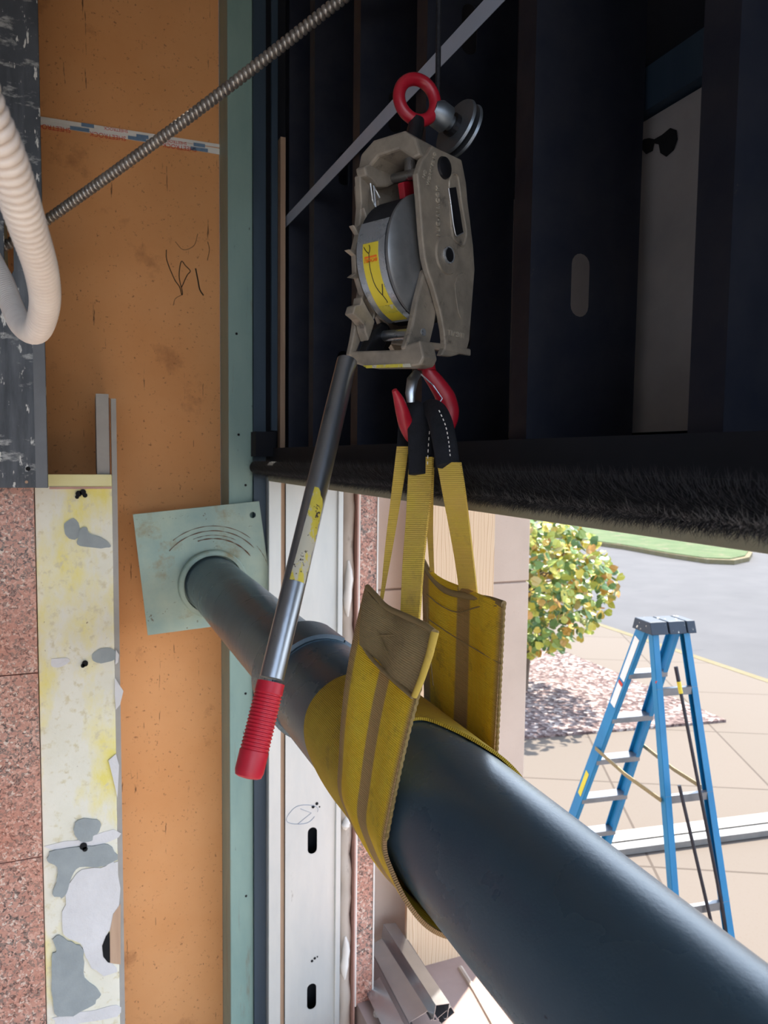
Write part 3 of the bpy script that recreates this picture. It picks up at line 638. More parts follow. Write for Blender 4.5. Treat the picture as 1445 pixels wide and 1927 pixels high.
# bosses
def disc(px, py, a, r0, r1, h, name, mat, parent=fr):
    c = HA(px, py, a); return mk(name, lathe(c, ha, [(0,r0),(h,r0*.96),(h,r1)] if r1 else [(0,r0),(h,r0*.94)], 32), mat, parent, smooth=True)
c = HA(840,481,FA); mk('axle_boss', lathe(c, ha, [(-.004,.030),(.002,.028),(.003,.0275),(.003,.014)], 40), 'cast', fr, smooth=True)
mk('axle', lathe(c, -ha, [(-.006,.0105),(-.006,.0115),(.135,.0115),(.135,.005)], 24), 'darksteel', ho, smooth=True)
mk('axle_ring', lathe(c, ha, [(.003,.0125),(.0065,.0125),(.0065,.0105),(.003,.0105)], 28, closed=True), 'steel', ho, smooth=True)
c = HA(835,316,FA); mk('top_bolt', lathe(c, ha, [(-.002,.017),(.004,.015),(.007,.008)], 24), 'darksteel', ho, smooth=True)
# raised slot rim, drop boss
def rim(pts, a, r, closed=True):
    P = [HA(x, y, a) for x, y in pts]; P = catmull(P+[P[0]], 4) if closed else catmull(P, 4); return tube(P, r, 8, cap=not closed)
mk('slot_rim', rim([(845,352),(846,338),(852,328),(859,329),(863,342),(867,375),(873,410),(877,440),(872,462),(862,458),(853,448),(849,420)], FA, .0022), 'cast', fr, smooth=True)
mk('slot', prism([HA(x, y, FA+.0022) for x, y in ((844,354),(858,352),(872,438),(858,443))], -ha*.001), 'darksteel', fr)
mk('slot_edge', rim([(844,354),(848,380),(853,420),(858,443),(866,441),(872,438)], FA+.0025, .0009, False), 'steel', fr)
P = [HA(x, y, FA) for x, y in ((869,513),(875,516),(877,530),(875,560),(871,590),(866,601),(861,590),(856,560),(854,535),(859,518))]
mk('teardrop_boss', prism(P, ha*.0022), 'cast', fr, bevel=.0012)
up_ = hz
text('LUG-ALL.COM', .0105, HA(824,397,FA+.0006), V3((-.02,0,1))+hb*-.02, -hb, 'castlight', fr, ext=.0014, sp=1.1)
text('WORKING LO', .0085, HA(812,318,FA+.0006), hz*.95+hb*.30, -hb, 'castlight', fr, ext=.001)
text('NO', .0085, HA(799,328,FA+.0006), hz*.95+hb*.30, -hb, 'castlight', fr, ext=.001)
text('LUG-ALL', .0115, HA(858,628,FA+.0006), -hb, -hz, 'castlight', fr, ext=.001)
# left side plate, top bridge, bottom bridge
lo_ = [(-.030,.470),(.03,.470),(.058,.455),(.075,.36),(.078,.30),(.070,.20),(.055,.172),(.03,.172),(.0,.20),(-.03,.25),(-.045,.30),(-.060,.36),(-.068,.43)]
mk('side_plate', prism([HL(-.064, b, z*.955+.009) for b, z in lo_], ha*.010), 'cast', ho, bevel=.002)
bm = NB()
top = [(-.068,.425),(-.056,.468),(-.03,.483),(.03,.481),(.052,.465),(.062,.438),(.048,.436),(.02,.456),(-.02,.456),(-.045,.440),(-.058,.415)]
add_prism(bm, [HL(a_, -.062+0, z) for a_, z in top], hb*.105)
mk('top_bridge', bm, 'cast', ho, bevel=.004)
add = [(-.066,.19),(.066,.165),(.066,.176),(-.066,.20)]
mk('bottom_bridge', prism([HL(a_, .002, z) for a_, z in add], hb*.07), 'cast', ho, bevel=.002)
# drum
dc = HL(0, 0, AZ)
mk('drum_band', lathe(dc, ha, [(-.032,.060),(-.032,.089),(-.030,.091),(.020,.091),(.023,.089),(.023,.060)], 72), 'steel', ho, smooth=True)
mk('drum_flange', lathe(dc, ha, [(.024,.07),(.024,.094),(.027,.0965),(.031,.0965),(.034,.093),(.040,.075),(.044,.045),(.045,.014)], 72), 'castdark', ho, smooth=True)
mk('wound_cable', lathe(dc, ha, sum([[(-.034+i*.0062,.0915),(-.034+i*.0062+.0031,.0945)] for i in range(9)], [])+[(.0225,.0915)], 48), 'darksteel', ho, smooth=True)
# label wrapped round band (camera side)
def drum(a, ang, r): return HL(a, 0, AZ)+(-hb*math.cos(ang)+hz*math.sin(ang))*r
bm = NB(); n = 26
def lab(a0, a1, t0, t1, r, name, mat, par):
    bm = NB(); A = []
    for i in range(n+1):
        t = t0+(t1-t0)*i/n; A.append([bm.verts.new(drum(a, t, rr)) for a, rr in ((a0,r),(a1,r),(a1,r-.0006),(a0,r-.0006))])
    for i in range(n):
        for k in range(4): bm.faces.new((A[i][k], A[i][(k+1) % 4], A[i+1][(k+1) % 4], A[i+1][k]))
    bm.faces.new(A[0]); bm.faces.new(A[-1][::-1]); bmesh.ops.recalc_face_normals(bm, faces=bm.faces[:]); return mk(name, bm, mat, par, smooth=True)
ZL = .0952
band2 = lab(-.032, .023, math.radians(28), math.radians(-80), .0950, 'drum_cover', 'steel', ho)
lb = lab(-.019, .011, math.radians(6), math.radians(-75), .0957, 'drum_label', 'yellow', ho)
lab(-.019, .011, math.radians(-52), math.radians(-62), .0960, 'label_band', 'yellowold', lb)
text('TIIMO8I', .0078, drum(-.0035, math.radians(-9.5), .0964), ha, hz*.98-hb*-.15, 'orangeink', lb)
lab(-.0155, .0085, math.radians(-5.5), math.radians(-7.2), .0961, 'label_rule', 'orangeink', lb)
def dline(pts, w, mat='ink'):
    P = catmull([drum(a+.006, math.radians(t), .0963) for a, t in pts], 3); return tube(P, w, 5)
mk('label_drawing', dline([(-.022,3),(-.017,-1),(-.012,-3),(-.010,1),(-.012,4)], .0006), 'ink', lb)
mk('label_drawing', dline([(-.012,-3),(-.0125,-15),(-.0115,-28),(-.0085,-36),(-.004,-42),(-.002,-48),(-.0035,-49)], .0006), 'ink', lb)
mk('label_drawing', dline([(-.0045,-41),(-.001,-37),(.003,-31)], .0008), 'ink', lb)
# ratchet wheel
bm = NB(); nT = 16; loop = []
for i in range(nT):
    a = 2*PI*i/nT
    loop += [(math.cos(a)*.086, math.sin(a)*.086), (math.cos(a+.30)*.088, math.sin(a+.30)*.088), (math.cos(a+.34)*.102, math.sin(a+.34)*.102)]
ratO = HL(-.047, 0, AZ)
mk('ratchet_wheel', plate(loop, [], .010, ratO, hb, hz), 'cast', ho, bevel=.001)
# spacer rods
mk('spacer_rod', tube([HA(735,337,-.045), HA(792,325,.05)], .0075, 18), 'tube', ho, smooth=True)
mk('spacer_rod', tube([HA(715,633,-.04), HA(790,627,.045)], .0085, 18), 'tube', ho, smooth=True)
mk('rod_boss', lathe(HA(722,632,-.038), ha, [(-.014,.019),(0,.021),(.003,.016),(.003,.010)], 28), 'darksteel', ho, smooth=True)
# pawls
mk('upper_pawl', prism([HA(x, y, -.035) for x, y in ((686,312),(695,308),(712,318),(740,322),(745,345),(730,352),(712,352),(700,338),(690,330))], -ha*.02), 'cast', ho, bevel=.003)
mk('pawl_arm', prism([HA(x, y, -.048) for x, y in ((677,330),(690,318),(698,345),(694,385),(700,400),(735,388),(728,398),(700,415),(684,440),(676,430),(680,380))], -ha*.012), 'cast', ho, bevel=.002)
mk('spring', tube([HA(x, y, -.03) for x, y in ((697,345),(701,375),(707,390),(703,350),(714,372))], .0014, 8), 'steel', ho, smooth=True)
mk('lower_pawl', prism([HA(x, y, -.035) for x, y in ((681,558),(692,580),(706,605),(700,625),(694,642),(688,625),(686,612),(676,600),(664,590),(668,575),(679,572))], -ha*.018), 'cast', ho, bevel=.002)
mk('lower_pawl_hub', prism([HA(x, y, -.030) for x, y in ((688,662),(698,640),(706,620),(718,608),(730,614),(733,628),(728,645),(722,660),(700,663))], -ha*.018), 'darksteel', ho, bevel=.003)
mk('release_lever', prism([HA(x, y, .012) for x, y in ((759,342),(782,338),(783,372),(770,376),(765,392))], -ha*.012), 'red', ho, bevel=.002, label='red release lever')
mk('anchor_bolt', tube([HL(.012,-.02,.46), HL(.012,-.02,.425)], .011, 18), 'tube', ho, smooth=True)
# lever yoke: U of cast metal around the drum, bottom bar + two arms
bm = NB()
arm = [(797,516),(800,505),(806,512),(815,545),(823,580),(818,611),(811,640),(804,668),(799,684),(790,690),(763,654),(770,630),(775,616),(785,565)]
yk = mk('lever_yoke', prism([HA(x, y, .0535) for x, y in arm], -ha*.011), 'cast', ho, bevel=.003)
arm2 = [(697,515),(690,560),(682,600),(672,640),(658,676),(650,668),(656,640),(664,590),(672,540),(686,500)]
mk('yoke_arm', prism([HA(x, y, -.064) for x, y in arm2], ha*.009), 'cast', yk, bevel=.002)
f0, f1 = HA(652,664,-.064), HA(764,659,.042); f2, f3 = HA(790,690,.0535), HA(690,694,-.045)
bot = [(649,668),(654,661),(764,657),(778,650),(800,668),(801,684),(790,691),(775,694),(690,695),(668,689)]
qn = hb*.035
P = [HB(x, y, -.078) for x, y in ((649,667),(655,661),(752,658),(764,648),(790,640),(797,672),(790,687),(776,690),(690,691),(664,683))]
mk('yoke_base', prism(P, hb*.034), 'cast', yk, bevel=.003)
mk('worn_label', prism([HB(x, y, -.079) for x, y in ((683,688),(772,684),(774,691),(690,693))], -hb*.0006), 'yellowold', yk)
mk('pivot_pin', lathe(HA(796,625,.0535), ha, [(0,.0055),(.0015,.0055),(.0015,.0038)], 20), 'steel', yk, smooth=True)
# handle tube and grip
hp = [at(653,672,D=1.12), at(648,700,D=1.115), at(600,900,D=1.06), at(545,1130,D=1.0), at(505,1300,D=.96), at(470,1450,D=.925)]
hd = (hp[-1]-hp[1]).normalized(); a0 = hp[1]; ln = (hp[-1]-hp[1]).length
mk('handle_tube', tube([a0-hd*.02, a0+hd*.01, a0+hd*.05, a0+hd*(ln*.80)], [.0155,.0155,.0160,.0160], 28), 'tube', ho, smooth=True)
g0_ = at(510,1284,D=.963); g1_ = at(466,1464,D=.925); gdn = (g1_-g0_).normalized(); gl = (g1_-g0_).length
prof = [(0,.016),(0,.0182),(.012,.0184)]
x = .014
while x < gl-.035:
    prof += [(x,.0186),(x+.0012,.0174),(x+.0026,.0174),(x+.0038,.0186)]; x += .0046
prof += [(gl-.03,.0186),(gl-.008,.0184),(gl-.002,.0165),(gl,.012),(gl+.001,.003)]
mk('grip', lathe(g0_, gdn, prof, 36), 'grip', ho, smooth=True)
# sticker wrapped on the handle tube
def hsurf(t, ang, r=.0163):
    c = a0+hd*t; side = (r_-hd*r_.dot(hd)).normalized(); fro = side.cross(hd); 
    if fro.dot(f_) > 0: fro = -fro
    return c+side*math.sin(ang)*r+fro*math.cos(ang)*r
bm = NB(); T0 = (at(602,925,D=1.05)-a0).length; T1 = (at(565,1100,D=1.01)-a0).length; G = []
for i in range(31):
    t = T0+(T1-T0)*i/30; aL, aR = (0.05, .35+.9*min(1, i/5)) ; aL = -.05-.25*i/30
    aR += random.uniform(-.1,.1)
    G.append([bm.verts.new(hsurf(t, aL+(aR-aL)*k/6)) for k in range(7)])
for i in range(30):
    for k in range(6): bm.faces.new((G[i][k], G[i][k+1], G[i+1][k+1], G[i+1][k]))
mk('handle_sticker', bm, 'yellowold', ho, smooth=True)

# ---- red eye ring and swivel (upper end)
ey = thing('eye_swivel', at(785,230,Y=1.09), 'red eye ring with zinc sheave washers above the hoist', 'swivel')
rc = at(785,188,D=1.14); rx = r_.copy(); ry = u_.copy()
rx = (r_*.93+f_*.36).normalized()
P = [rc+(rx*math.cos(t)*.031+ry*math.sin(t)*.0315) for t in [i*2*PI/48 for i in range(49)]]
bm = NB(); 
def torus(bm, c, a, b, ra, rb, r, seg=48, m=16):
    n_ = a.cross(b).normalized(); rings = []
    for i in range(seg):
        t = 2*PI*i/seg; d = (a*math.cos(t)*ra+b*math.sin(t)*rb); dn = d.normalized(); rings.append([bm.verts.new(c+d+(dn*math.cos(2*PI*k/m)+n_*math.sin(2*PI*k/m))*r) for k in range(m)])
    for i in range(seg):
        for k in range(m): bm.faces.new((rings[i][k], rings[i][(k+1) % m], rings[(i+1) % seg][(k+1) % m], rings[(i+1) % seg][k]))
    bmesh.ops.recalc_face_normals(bm, faces=bm.faces[:]); return bm
torus(bm, rc, rx, ry, .0305, .0315, .0095)
mk('eye_ring', bm, 'red', ey, smooth=True)
mk('shank', tube([rc-ry*.032, HL(.012,-.02,.478)], [.012,.014], 16), 'darksteel', ey, smooth=True)
wa = (r_*.80-u_*.28+f_*.55).normalized(); wo = at(812,205,D=1.15)
mk('collar', lathe(wo, wa, [(0,.014),(.012,.021),(.03,.021),(.03,.012),(.045,.012)], 28), 'galv', ey, smooth=True)
for h in (.048, .062):
    mk('sheave_plate', lathe(wo, wa, [(h,.010),(h,.044),(h+.004,.046),(h+.006,.044),(h+.006,.010)], 44), 'galv', ey, smooth=True)
mk('hub', lathe(wo, wa, [(.04,.018),(.075,.018)], 20), 'darksteel', ey)
# wire rope up
b = at(824,150,D=1.17); tp_ = at(826,-10,D=1.17); dirr = (tp_-b); k_ = (2.6-b.z)/dirr.z
o = mk('wire_rope', tube([b-dirr*.3, b+dirr*k_], .0042, 12), 'rope', smooth=True); tag(o, 'dark wire rope rising above the red eye ring', 'wire rope')

# ---- load hook (lower end)
hk = thing('load_hook', at(800,700,Y=1.07), 'red steel hook with latch under the hoist holding sling eyes', 'hook')
path = [(803,690,11,1.075),(808,703,14,1.075),(822,722,17,1.075),(838,748,20,1.075),(846,775,19,1.075),(842,800,16,1.075),(826,820,15,1.075),(800,830,15,1.075),(778,822,15,1.07),(765,800,15,1.06),(757,775,13,1.05),(750,752,10,1.045),(742,734,5,1.04)]
P = [at(x, y, Y=Y) for x, y, r, Y in path]; P2 = catmull(P, 5); n_ = len(P2); rr = []
for i in range(n_):
    f = i/(n_-1)*(len(path)-1); k = min(int(f), len(path)-2); t = f-k; rr.append((path[k][2]*(1-t)+path[k+1][2]*t)/F*1.13)
mk('hook_body', tube(P2, rr, 18, flat=(f_, .75)), 'red', hk, smooth=True)
mk('swivel_nut', tube([at(804,676,Y=1.075), at(803,696,Y=1.075)], [.011,.015], 16), 'red', hk, smooth=True)
mk('latch', tube([at(785,702,Y=1.06), at(776,715,Y=1.055), at(772,740,Y=1.05), at(773,757,Y=1.05)], [.007,.009,.008,.006], 12, flat=(f_, .4)), 'tube', hk, smooth=True)
mk('latch_spring', tube([at(792,704,Y=1.055), at(815,725,Y=1.055), at(832,750,Y=1.05), at(820,768,Y=1.05)], .0012, 6), 'steel', hk)

# ================================================================ LEFT SIDE PANELS
YG = 2.2
gx = at(82,500,Y=YG).x; gb = at(40,918,Y=YG).z
sl_ = [at(x, y, Y=YG) for x, y in ((8,385),(20,388),(25,400),(26,508),(20,520),(8,520))]
bm = plate([(-2.2,gb),(gx,gb),(gx,2.4),(-2.2,2.4)], [[(p.x, p.z) for p in sl_]], .006, (0, YG, 0), (1,0,0), (0,0,1))
gp = mk('steel_cover_plate', bm, 'darkgrey', bevel=.0015); tag(gp, 'scraped black steel plate with slot at upper left', 'steel plate')
p = at(53,882,Y=YG); mk('screw_hole', lathe(p+V3((0,-.0045,0)), (0,1,0), [(0,.006),(.002,.006)], 12), 'hole', gp)
p = at(50,907,Y=YG); mk('screw_head', lathe(p+V3((0,-.005,0)), (0,1,0), [(0,.004),(.002,.004)], 12), 'tan', gp)
mk('folded_edge', box((gx-.03, YG-.010, gb), (gx-.001, YG-.0031, gb+.55)), make('bare_grey_fold', (94,94,96), (108,108,110), 6, rough=.5, metal=.3), gp)
o = mk('back_post', box((-.7, 2.5, -.2), (at(8,450,Y=2.5).x, 2.6, 2.4)), 'teal'); tag(o, 'grey-green post seen through the slot of the black steel plate', 'post')
# yellow stained board
YP = 2.42
bt = at(150,893,Y=YP).z
bx0, bx1 = at(67,1000,Y=YP).x, at(212,1000,Y=YP).x
yb = thing('stained_board', ((bx0+bx1)/2, YP, -2.6), 'yellow-stained wall board with grey and white patches', 'board')
mk('face', box((bx0, YP, -2.6), (bx1, YP+.03, bt)), 'board', yb, bevel=.002)
mk('return_edge', box((bx1+.0005, YP+.004, -2.6), (at(222,1000,Y=YP+.004).x, YP+.05, at(212,750,Y=YP+.004).z)), 'boardback', yb)
mk('top_piece', box((bx0+.02, YP-.003, at(150,915,Y=YP).z), (bx1-.001, YP-.0005, bt)), make('pale_yellow_strip', (226,214,150), (232,222,170), 8, rough=.8), yb)
mk('orange_line', box((bx0+.04, YP-.005, at(150,920,Y=YP).z), (bx1-.001, YP-.0006, at(150,916,Y=YP).z)), 'redbrown', yb)
def patch(pts, mat, name, y=YP, th=.004, n=3):
    P = [at(x, yy, Y=y) for x, yy in pts]; P = catmull(P+[P[0]], n)[:-1]; c_ = sum(P, V3((0,0,0)))/len(P)
    P = [q+(q-c_)*random.uniform(-.05,.05) for q in P]
    for q in P: q.y = y-.0002
    return mk(name, prism(P, V3((0,-th,0))), mat, yb)
patch(((148,1008),(152,995),(163,992),(168,1003),(188,1010),(207,1024),(200,1031),(165,1030),(146,1024)), 'putty', 'putty_patch')
patch(((120,985),(138,975),(150,990),(150,1010),(135,1015),(122,1005)), 'putty', 'putty_patch', th=.0015)
patch(((176,1228),(190,1220),(215,1222),(218,1240),(190,1248),(172,1240)), 'putty', 'putty_patch', th=.002)
patch(((138,1560),(145,1543),(165,1540),(188,1545),(186,1565),(175,1572),(172,1582),(150,1582),(142,1572)), 'putty', 'putty_patch', th=.005)
patch(((90,1605),(105,1598),(140,1594),(175,1590),(200,1590),(221,1608),(215,1620),(185,1630),(150,1630),(135,1648),(125,1680),(112,1688),(100,1680),(108,1650),(106,1630),(88,1618)), 'putty', 'putty_patch', th=.006)
patch(((100,1768),(112,1760),(135,1772),(155,1782),(158,1810),(160,1840),(186,1862),(182,1880),(165,1895),(125,1910),(102,1905),(98,1860),(98,1800),(106,1790)), 'putty', 'putty_patch', th=.006)
patch(((135,1650),(165,1635),(200,1628),(221,1622),(224,1700),(218,1740),(200,1760),(205,1800),(222,1830),(180,1828),(162,1800),(150,1775),(125,1760),(118,1740),(122,1700)), 'plaster', 'plaster_patch', th=.004)
patch(((85,1592),(120,1583),(150,1580),(215,1560),(222,1575),(190,1588),(140,1592),(100,1598)), 'plaster', 'plaster_patch', th=.002)
patch(((97,1240),(125,1238),(130,1246),(110,1256),(96,1252)), 'plaster', 'plaster_patch', th=.002)
patch(((100,1915),(140,1905),(180,1900),(222,1890),(222,1912),(150,1925),(110,1930)), 'plaster', 'plaster_patch', th=.002)
for (x, y, r) in ((148,929,.009),(156,926,.009),(160,932,.007),(145,935,.006),(160,1248,.009),(156,1252,.006),(157,1591,.011),(160,1596,.008)):
    p = at(x, y, Y=YP); mk('anchor_hole', lathe(p+V3((0,-.0075,0)), (0,1,0), [(0,r),(.008,r)], 12), 'hole', yb)
mk('broken_hole', prism([at(x, y, Y=YP-.0045) for x, y in ((206,1753),(199,1762),(192,1780),(194,1800),(203,1811),(208,1812))], V3((0,-.0006,0))), 'hole', yb)
mk('bare_edge', prism([at(x, y, Y=YP-.0045) for x, y in ((207,1750),(213,1720),(223,1706),(227,1700),(227,1815),(207,1812))], V3((0,-.0006,0))), 'tan', yb)
for pts in (((218,1222),(224,1232),(222,1246),(217,1250)),((216,1275),(232,1300),(226,1325),(218,1335),(216,1310)),((204,1430),(218,1418),(224,1440),(221,1500),(214,1470))):
    mk('torn_paper', prism([at(x, y, Y=YP-.001) for x, y in pts], V3((0,-.004,0))), 'plaster', yb)
o = mk('wall_bracket', box((at(181,800,Y=2.45).x, 2.43, bt), (at(205,800,Y=2.45).x, 2.75, at(190,742,Y=2.45).z)), 'boardback'); tag(o, 'pale rusty upright bracket above the yellow-stained board', 'bracket')
mk('rust_line', box((at(205,800,Y=2.43).x, 2.429, bt), (at(207,800,Y=2.43).x, 2.46, at(190,748,Y=2.43).z)), 'rust', o)
# body behind board
o = struct('wall_furring', box((-2.5, YP+.055, -2.6), (bx1-.01, YB-.001, bt-.01)), 'roomwall')
# granite panels
gzs = [at(35,918,Y=YP-.01).z, at(35,1269,Y=YP-.01).z, at(35,1619,Y=YP-.01).z, -2.6]
for i in range(3):
    o = mk('granite_slab', box((-1.2, YP-.012, gzs[i+1]+.0015), (bx0-.002, YP+.03, gzs[i]+(.03 if i == 0 else -.0015))), 'granite', bevel=.001)
    tag(o, ['pink granite panel directly under the black steel plate', 'middle pink granite panel left of the yellow-stained board', 'lowest pink granite panel at the bottom left corner'][i], 'granite panel', 'granite panels at the lower left')

# ================================================================ CABLES
def corrugated(P, rad, pitch, amp, seg=20):
    Q = catmull(P, 24); L = [0]
    for i in range(1, len(Q)): L.append(L[-1]+(Q[i]-Q[i-1]).length)
    tot = L[-1]; out = []; R = []; s = 0; j = 0; step = pitch/6; i = 0
    while s < tot:
        while L[j+1] < s: j += 1
        t = (s-L[j])/max(1e-9, L[j+1]-L[j]); out.append(Q[j].lerp(Q[j+1], t)); ph = (s/pitch) % 1
        R.append(rad+amp*math.sqrt(max(0, 1-(2*ph-1)**2))-amp*.5); s += step
    return tube(out, R, seg)
Ya = 2.1
c0, c1 = at(640,0,Y=1.75), at(97,408,Y=2.35)
dr = c1-c0
P = [c0-dr*.35, c0-dr*.1, c0, c0+dr*.25+V3((0,0,-.006)), c0+dr*.5+V3((0,0,-.009)), c0+dr*.75+V3((0,0,-.006)), c1, at(50,440,Y=2.33), at(0,468,Y=2.32), at(-60,500,Y=2.31)]
o = mk('armoured_cable', corrugated(P, .0125, .0135, .005, 14), 'flex', smooth=True); tag(o, 'steel armoured cable crossing diagonally in front of the sheathing', 'cable')
P = [at(-75,60,D=.50), at(-42,180,D=.53), at(10,300,D=.58), at(50,420,D=.66), at(78,510,D=.76), at(84,575,D=.86), at(68,622,D=.95), at(42,612,D=1.05), at(22,575,D=1.15), at(2,520,D=1.25), at(-40,440,D=1.4)]
o = mk('flexible_conduit', corrugated(P, .0145, .0100, .0050, 22), 'conduit', smooth=True); tag(o, 'thick pale ribbed flexible conduit looping in at upper left', 'conduit')

# ================================================================ STUD OFFCUTS ON THE SILL
def cchan(c0, c1, w, h, lip, up, name, label, group=None, mat='galvcut'):
    """open C channel from c0 to c1; web faces 'up'"""
    c0, c1 = V3(c0), V3(c1); d = (c1-c0).normalized(); s = d.cross(up).normalized(); n_ = s.cross(d).normalized(); t = .0018
    bm = NB(); L = (c1-c0)/2; m = (c0+c1)/2
    add_obox(bm, m, L, s*w/2, n_*t/2)
    for k in (-1, 1):
        add_obox(bm, m+s*k*(w/2)-n_*h/2, L, s*t/2, n_*h/2)
        add_obox(bm, m+s*k*(w/2-lip/2)-n_*h, L, s*lip/2, n_*t/2)
    o = mk(name, bm, mat); tag(o, label, 'metal stud', group); return o
a1_, b1_ = at(733,1738,Z=SZ+.13), at(833,1888,Z=SZ+.13)
cchan(at(733,1738,Z=SZ+.16), at(833,1890,Z=SZ+.16), .055, .055, .012, V3((.15,0,1)), 'stud_offcut', 'topmost short bright stud offcut on the brown sill', 'stud offcuts beside the granite edge')
cchan(at(712,1770,Z=SZ+.10), at(790,1912,Z=SZ+.10), .085, .04, .012, V3((-.35,0,1)), 'stud_offcut', 'wide stud offcut lying under the topmost one on the sill', 'stud offcuts beside the granite edge')
cchan(at(700,1850,Z=SZ+.045), at(770,1990,Z=SZ+.045), .07, .035, .012, V3((-.5,0,1)), 'stud_offcut', 'lowest stud offcut against the foot of the narrow granite edge', 'stud offcuts beside the granite edge')
cchan(at(765,1765,Z=SZ+.12), at(852,1900,Z=SZ+.12), .03, .06, .01, V3((.9,0,.5)), 'stud_offcut', 'thin stud offcut on the right side of the pile on the sill', 'stud offcuts beside the granite edge')
o = mk('sealant_bead', tube([at(866,1822,Z=SZ), at(895,1868,Z=SZ), at(935,1940,Z=SZ), at(1000,2060,Z=SZ)], .012, 8), 'sealant', smooth=True); tag(o, 'raised brown bead across the sill under the pipe', 'sealant')
for (x, y, r) in ((709,1907,.014),(704,1886,.006),(712,1884,.005)):
    p = at(x, y, Z=SZ+r*.6); bm = NB(); bmesh.ops.create_icosphere(bm, subdivisions=2, radius=r)
    for v in bm.verts: v.co = v.co*(1+random.uniform(-.25,.25))+p
    o = mk('rubble_piece', bm, 'stone'); tag(o, ('largest pale rubble lump at the foot of the granite edge' if r > .01 else 'small pale rubble crumb nearer the granite edge' if x == 704 else 'small pale rubble crumb nearer the stud offcuts'), 'stone', 'rubble on the sill')
bm = NB(); bmesh.ops.create_icosphere(bm, subdivisions=2, radius=1)
c_ = at(764,1676,Y=2.56)
for v in bm.verts: v.co = V3((v.co.x*.024, v.co.y*.012, v.co.z*.018))*(1+random.uniform(-.2,.2))+c_
o = mk('plastic_wrapper', bm, make('white_blue_plastic', (196,214,232), (222,230,238), 30, rough=.3, spots=[((40,120,190), 20, .6, .02, (1,1,1))])); tag(o, 'small white and blue wrapper showing below the sling', 'wrapper')

# ================================================================ OUTDOORS
# stepladder
LP = dict(c=V3((2.828, 3.036, -.878)), yaw=math.radians(-7.5), wt=.217, ws=.038, sf=.442, sr=.253, s0=.037)
yw = LP['yaw']; lw = V3((math.cos(yw), math.sin(yw), 0)); ls = V3((-math.sin(yw), math.cos(yw), 0))
def lpt(k, h):
    wi, si = {'A':(-1,1),'B':(1,1),'C':(-1,-1),'D':(1,-1)}[k]; sl_ = LP['sf'] if si > 0 else LP['sr']
    return LP['c']+lw*wi*(LP['wt']/2+LP['ws']*h)+ls*si*(LP['s0']+sl_*h)-V3((0,0,h))
lad = thing('stepladder', (LP['c'].x, LP['c'].y, GZ), 'blue fibreglass stepladder standing on the sidewalk', 'stepladder')
HT = LP['c'].z-GZ
def rail(k, wdt, thk):
    a, b = lpt(k, -.02), lpt(k, HT); d = (b-a).normalized(); s = lw*(1 if k in 'AC' else -1); n_ = d.cross(s).normalized(); bm = NB(); m = (a+b)/2; L = (b-a)/2
    add_obox(bm, m, L, n_*wdt/2, s*.0025)
    for q in (-1, 1): add_obox(bm, m+n_*q*wdt/2+s*thk/2, L, n_*.0022, s*thk/2)
    return bm
for k, wd in (('A',.074),('B',.074),('C',.036),('D',.036)):
    r = mk('rail', rail(k, wd, .024 if k in 'AB' else .034), 'blue', lad)
    f0_ = lpt(k, HT-.03); mk('foot', box((f0_.x-.03, f0_.y-.04, GZ), (f0_.x+.03, f0_.y+.04, GZ+.04)), 'pole', r, label='black rubber foot')
for h in (.285,.58,.875,1.17,1.465,1.76,2.05):
    a, b = lpt('A', h), lpt('B', h); bm = NB(); m = (a+b)/2; L = (b-a)/2
    add_obox(bm, m, L, ls*.04, V3((0,0,.004))); add_obox(bm, m-ls*.04-V3((0,0,.012)), L, ls*.002, V3((0,0,.014))); add_obox(bm, m+ls*.04-V3((0,0,.012)), L, ls*.002, V3((0,0,.014)))
    mk('step', bm, 'alu', lad)
for h in (.309,.817,1.325,1.83):
    a, b = lpt('C', h), lpt('D', h); bm = NB(); m = (a+b)/2; L = (b-a)/2
    add_obox(bm, m-ls*.014, L, ls*.002, V3((0,0,.019))); add_obox(bm, m-ls*.004+V3((0,0,.019)), L, ls*.012, V3((0,0,.0015))); mk('rear_brace', bm, 'alu', lad)
c_ = LP['c']
def capbox(a, b, top, mat, name, wd0=.068, wd1=.09):
    bm = NB(); vs = []
    for z, wd in ((.045, wd0), (-.018, wd1)):
        for q in (a, b):
            for s in (-1, 1): vs.append(bm.verts.new(c_+lw*q+ls*s*wd+V3((0,0,z))))
    for f in ((0,1,3,2),(4,6,7,5),(0,4,5,1),(2,3,7,6),(0,2,6,4),(1,5,7,3)): bm.faces.new([vs[i] for i in f])
    bmesh.ops.recalc_face_normals(bm, faces=bm.faces[:]); return mk(name, bm, mat, lad, bevel=.004)
capbox(-.135,-.035,.045,'cap','top_cap'); capbox(-.025,.075,.045,'cap','top_cap'); capbox(.083,.135,.045,'cap','top_cap')
for (ka, kb, h0, h1, dip) in (('A','C',.80,.74,.05),('B','D',.80,.74,.04)):
    p_, q_ = lpt(ka, h0), lpt(kb, h1+.08); off = lw*(-.012 if ka == 'A' else .012); mm = (p_+q_)/2-V3((0,0,-.0)); 
    P = [p_+off, p_.lerp(q_,.5)+off-V3((0,0,.015)), q_+off]; bm = NB()
    for i in range(2):
        d = (P[i+1]-P[i]); add_obox(bm, (P[i]+P[i+1])/2, d/2, lw*.002, d.cross(lw).normalized()*.011)
    mk('spreader', bm, 'brass', lad)
def onrail(k, h0, h1, w, mat, name, hx=.0):
    a, b = lpt(k, h0), lpt(k, h1); d = (b-a).normalized(); s = -lw; n_ = d.cross(s).normalized(); bm = NB(); add_obox(bm, (a+b)/2+s*.004, (b-a)/2, n_*w/2, s*.0008); return mk(name, bm, mat, lad)
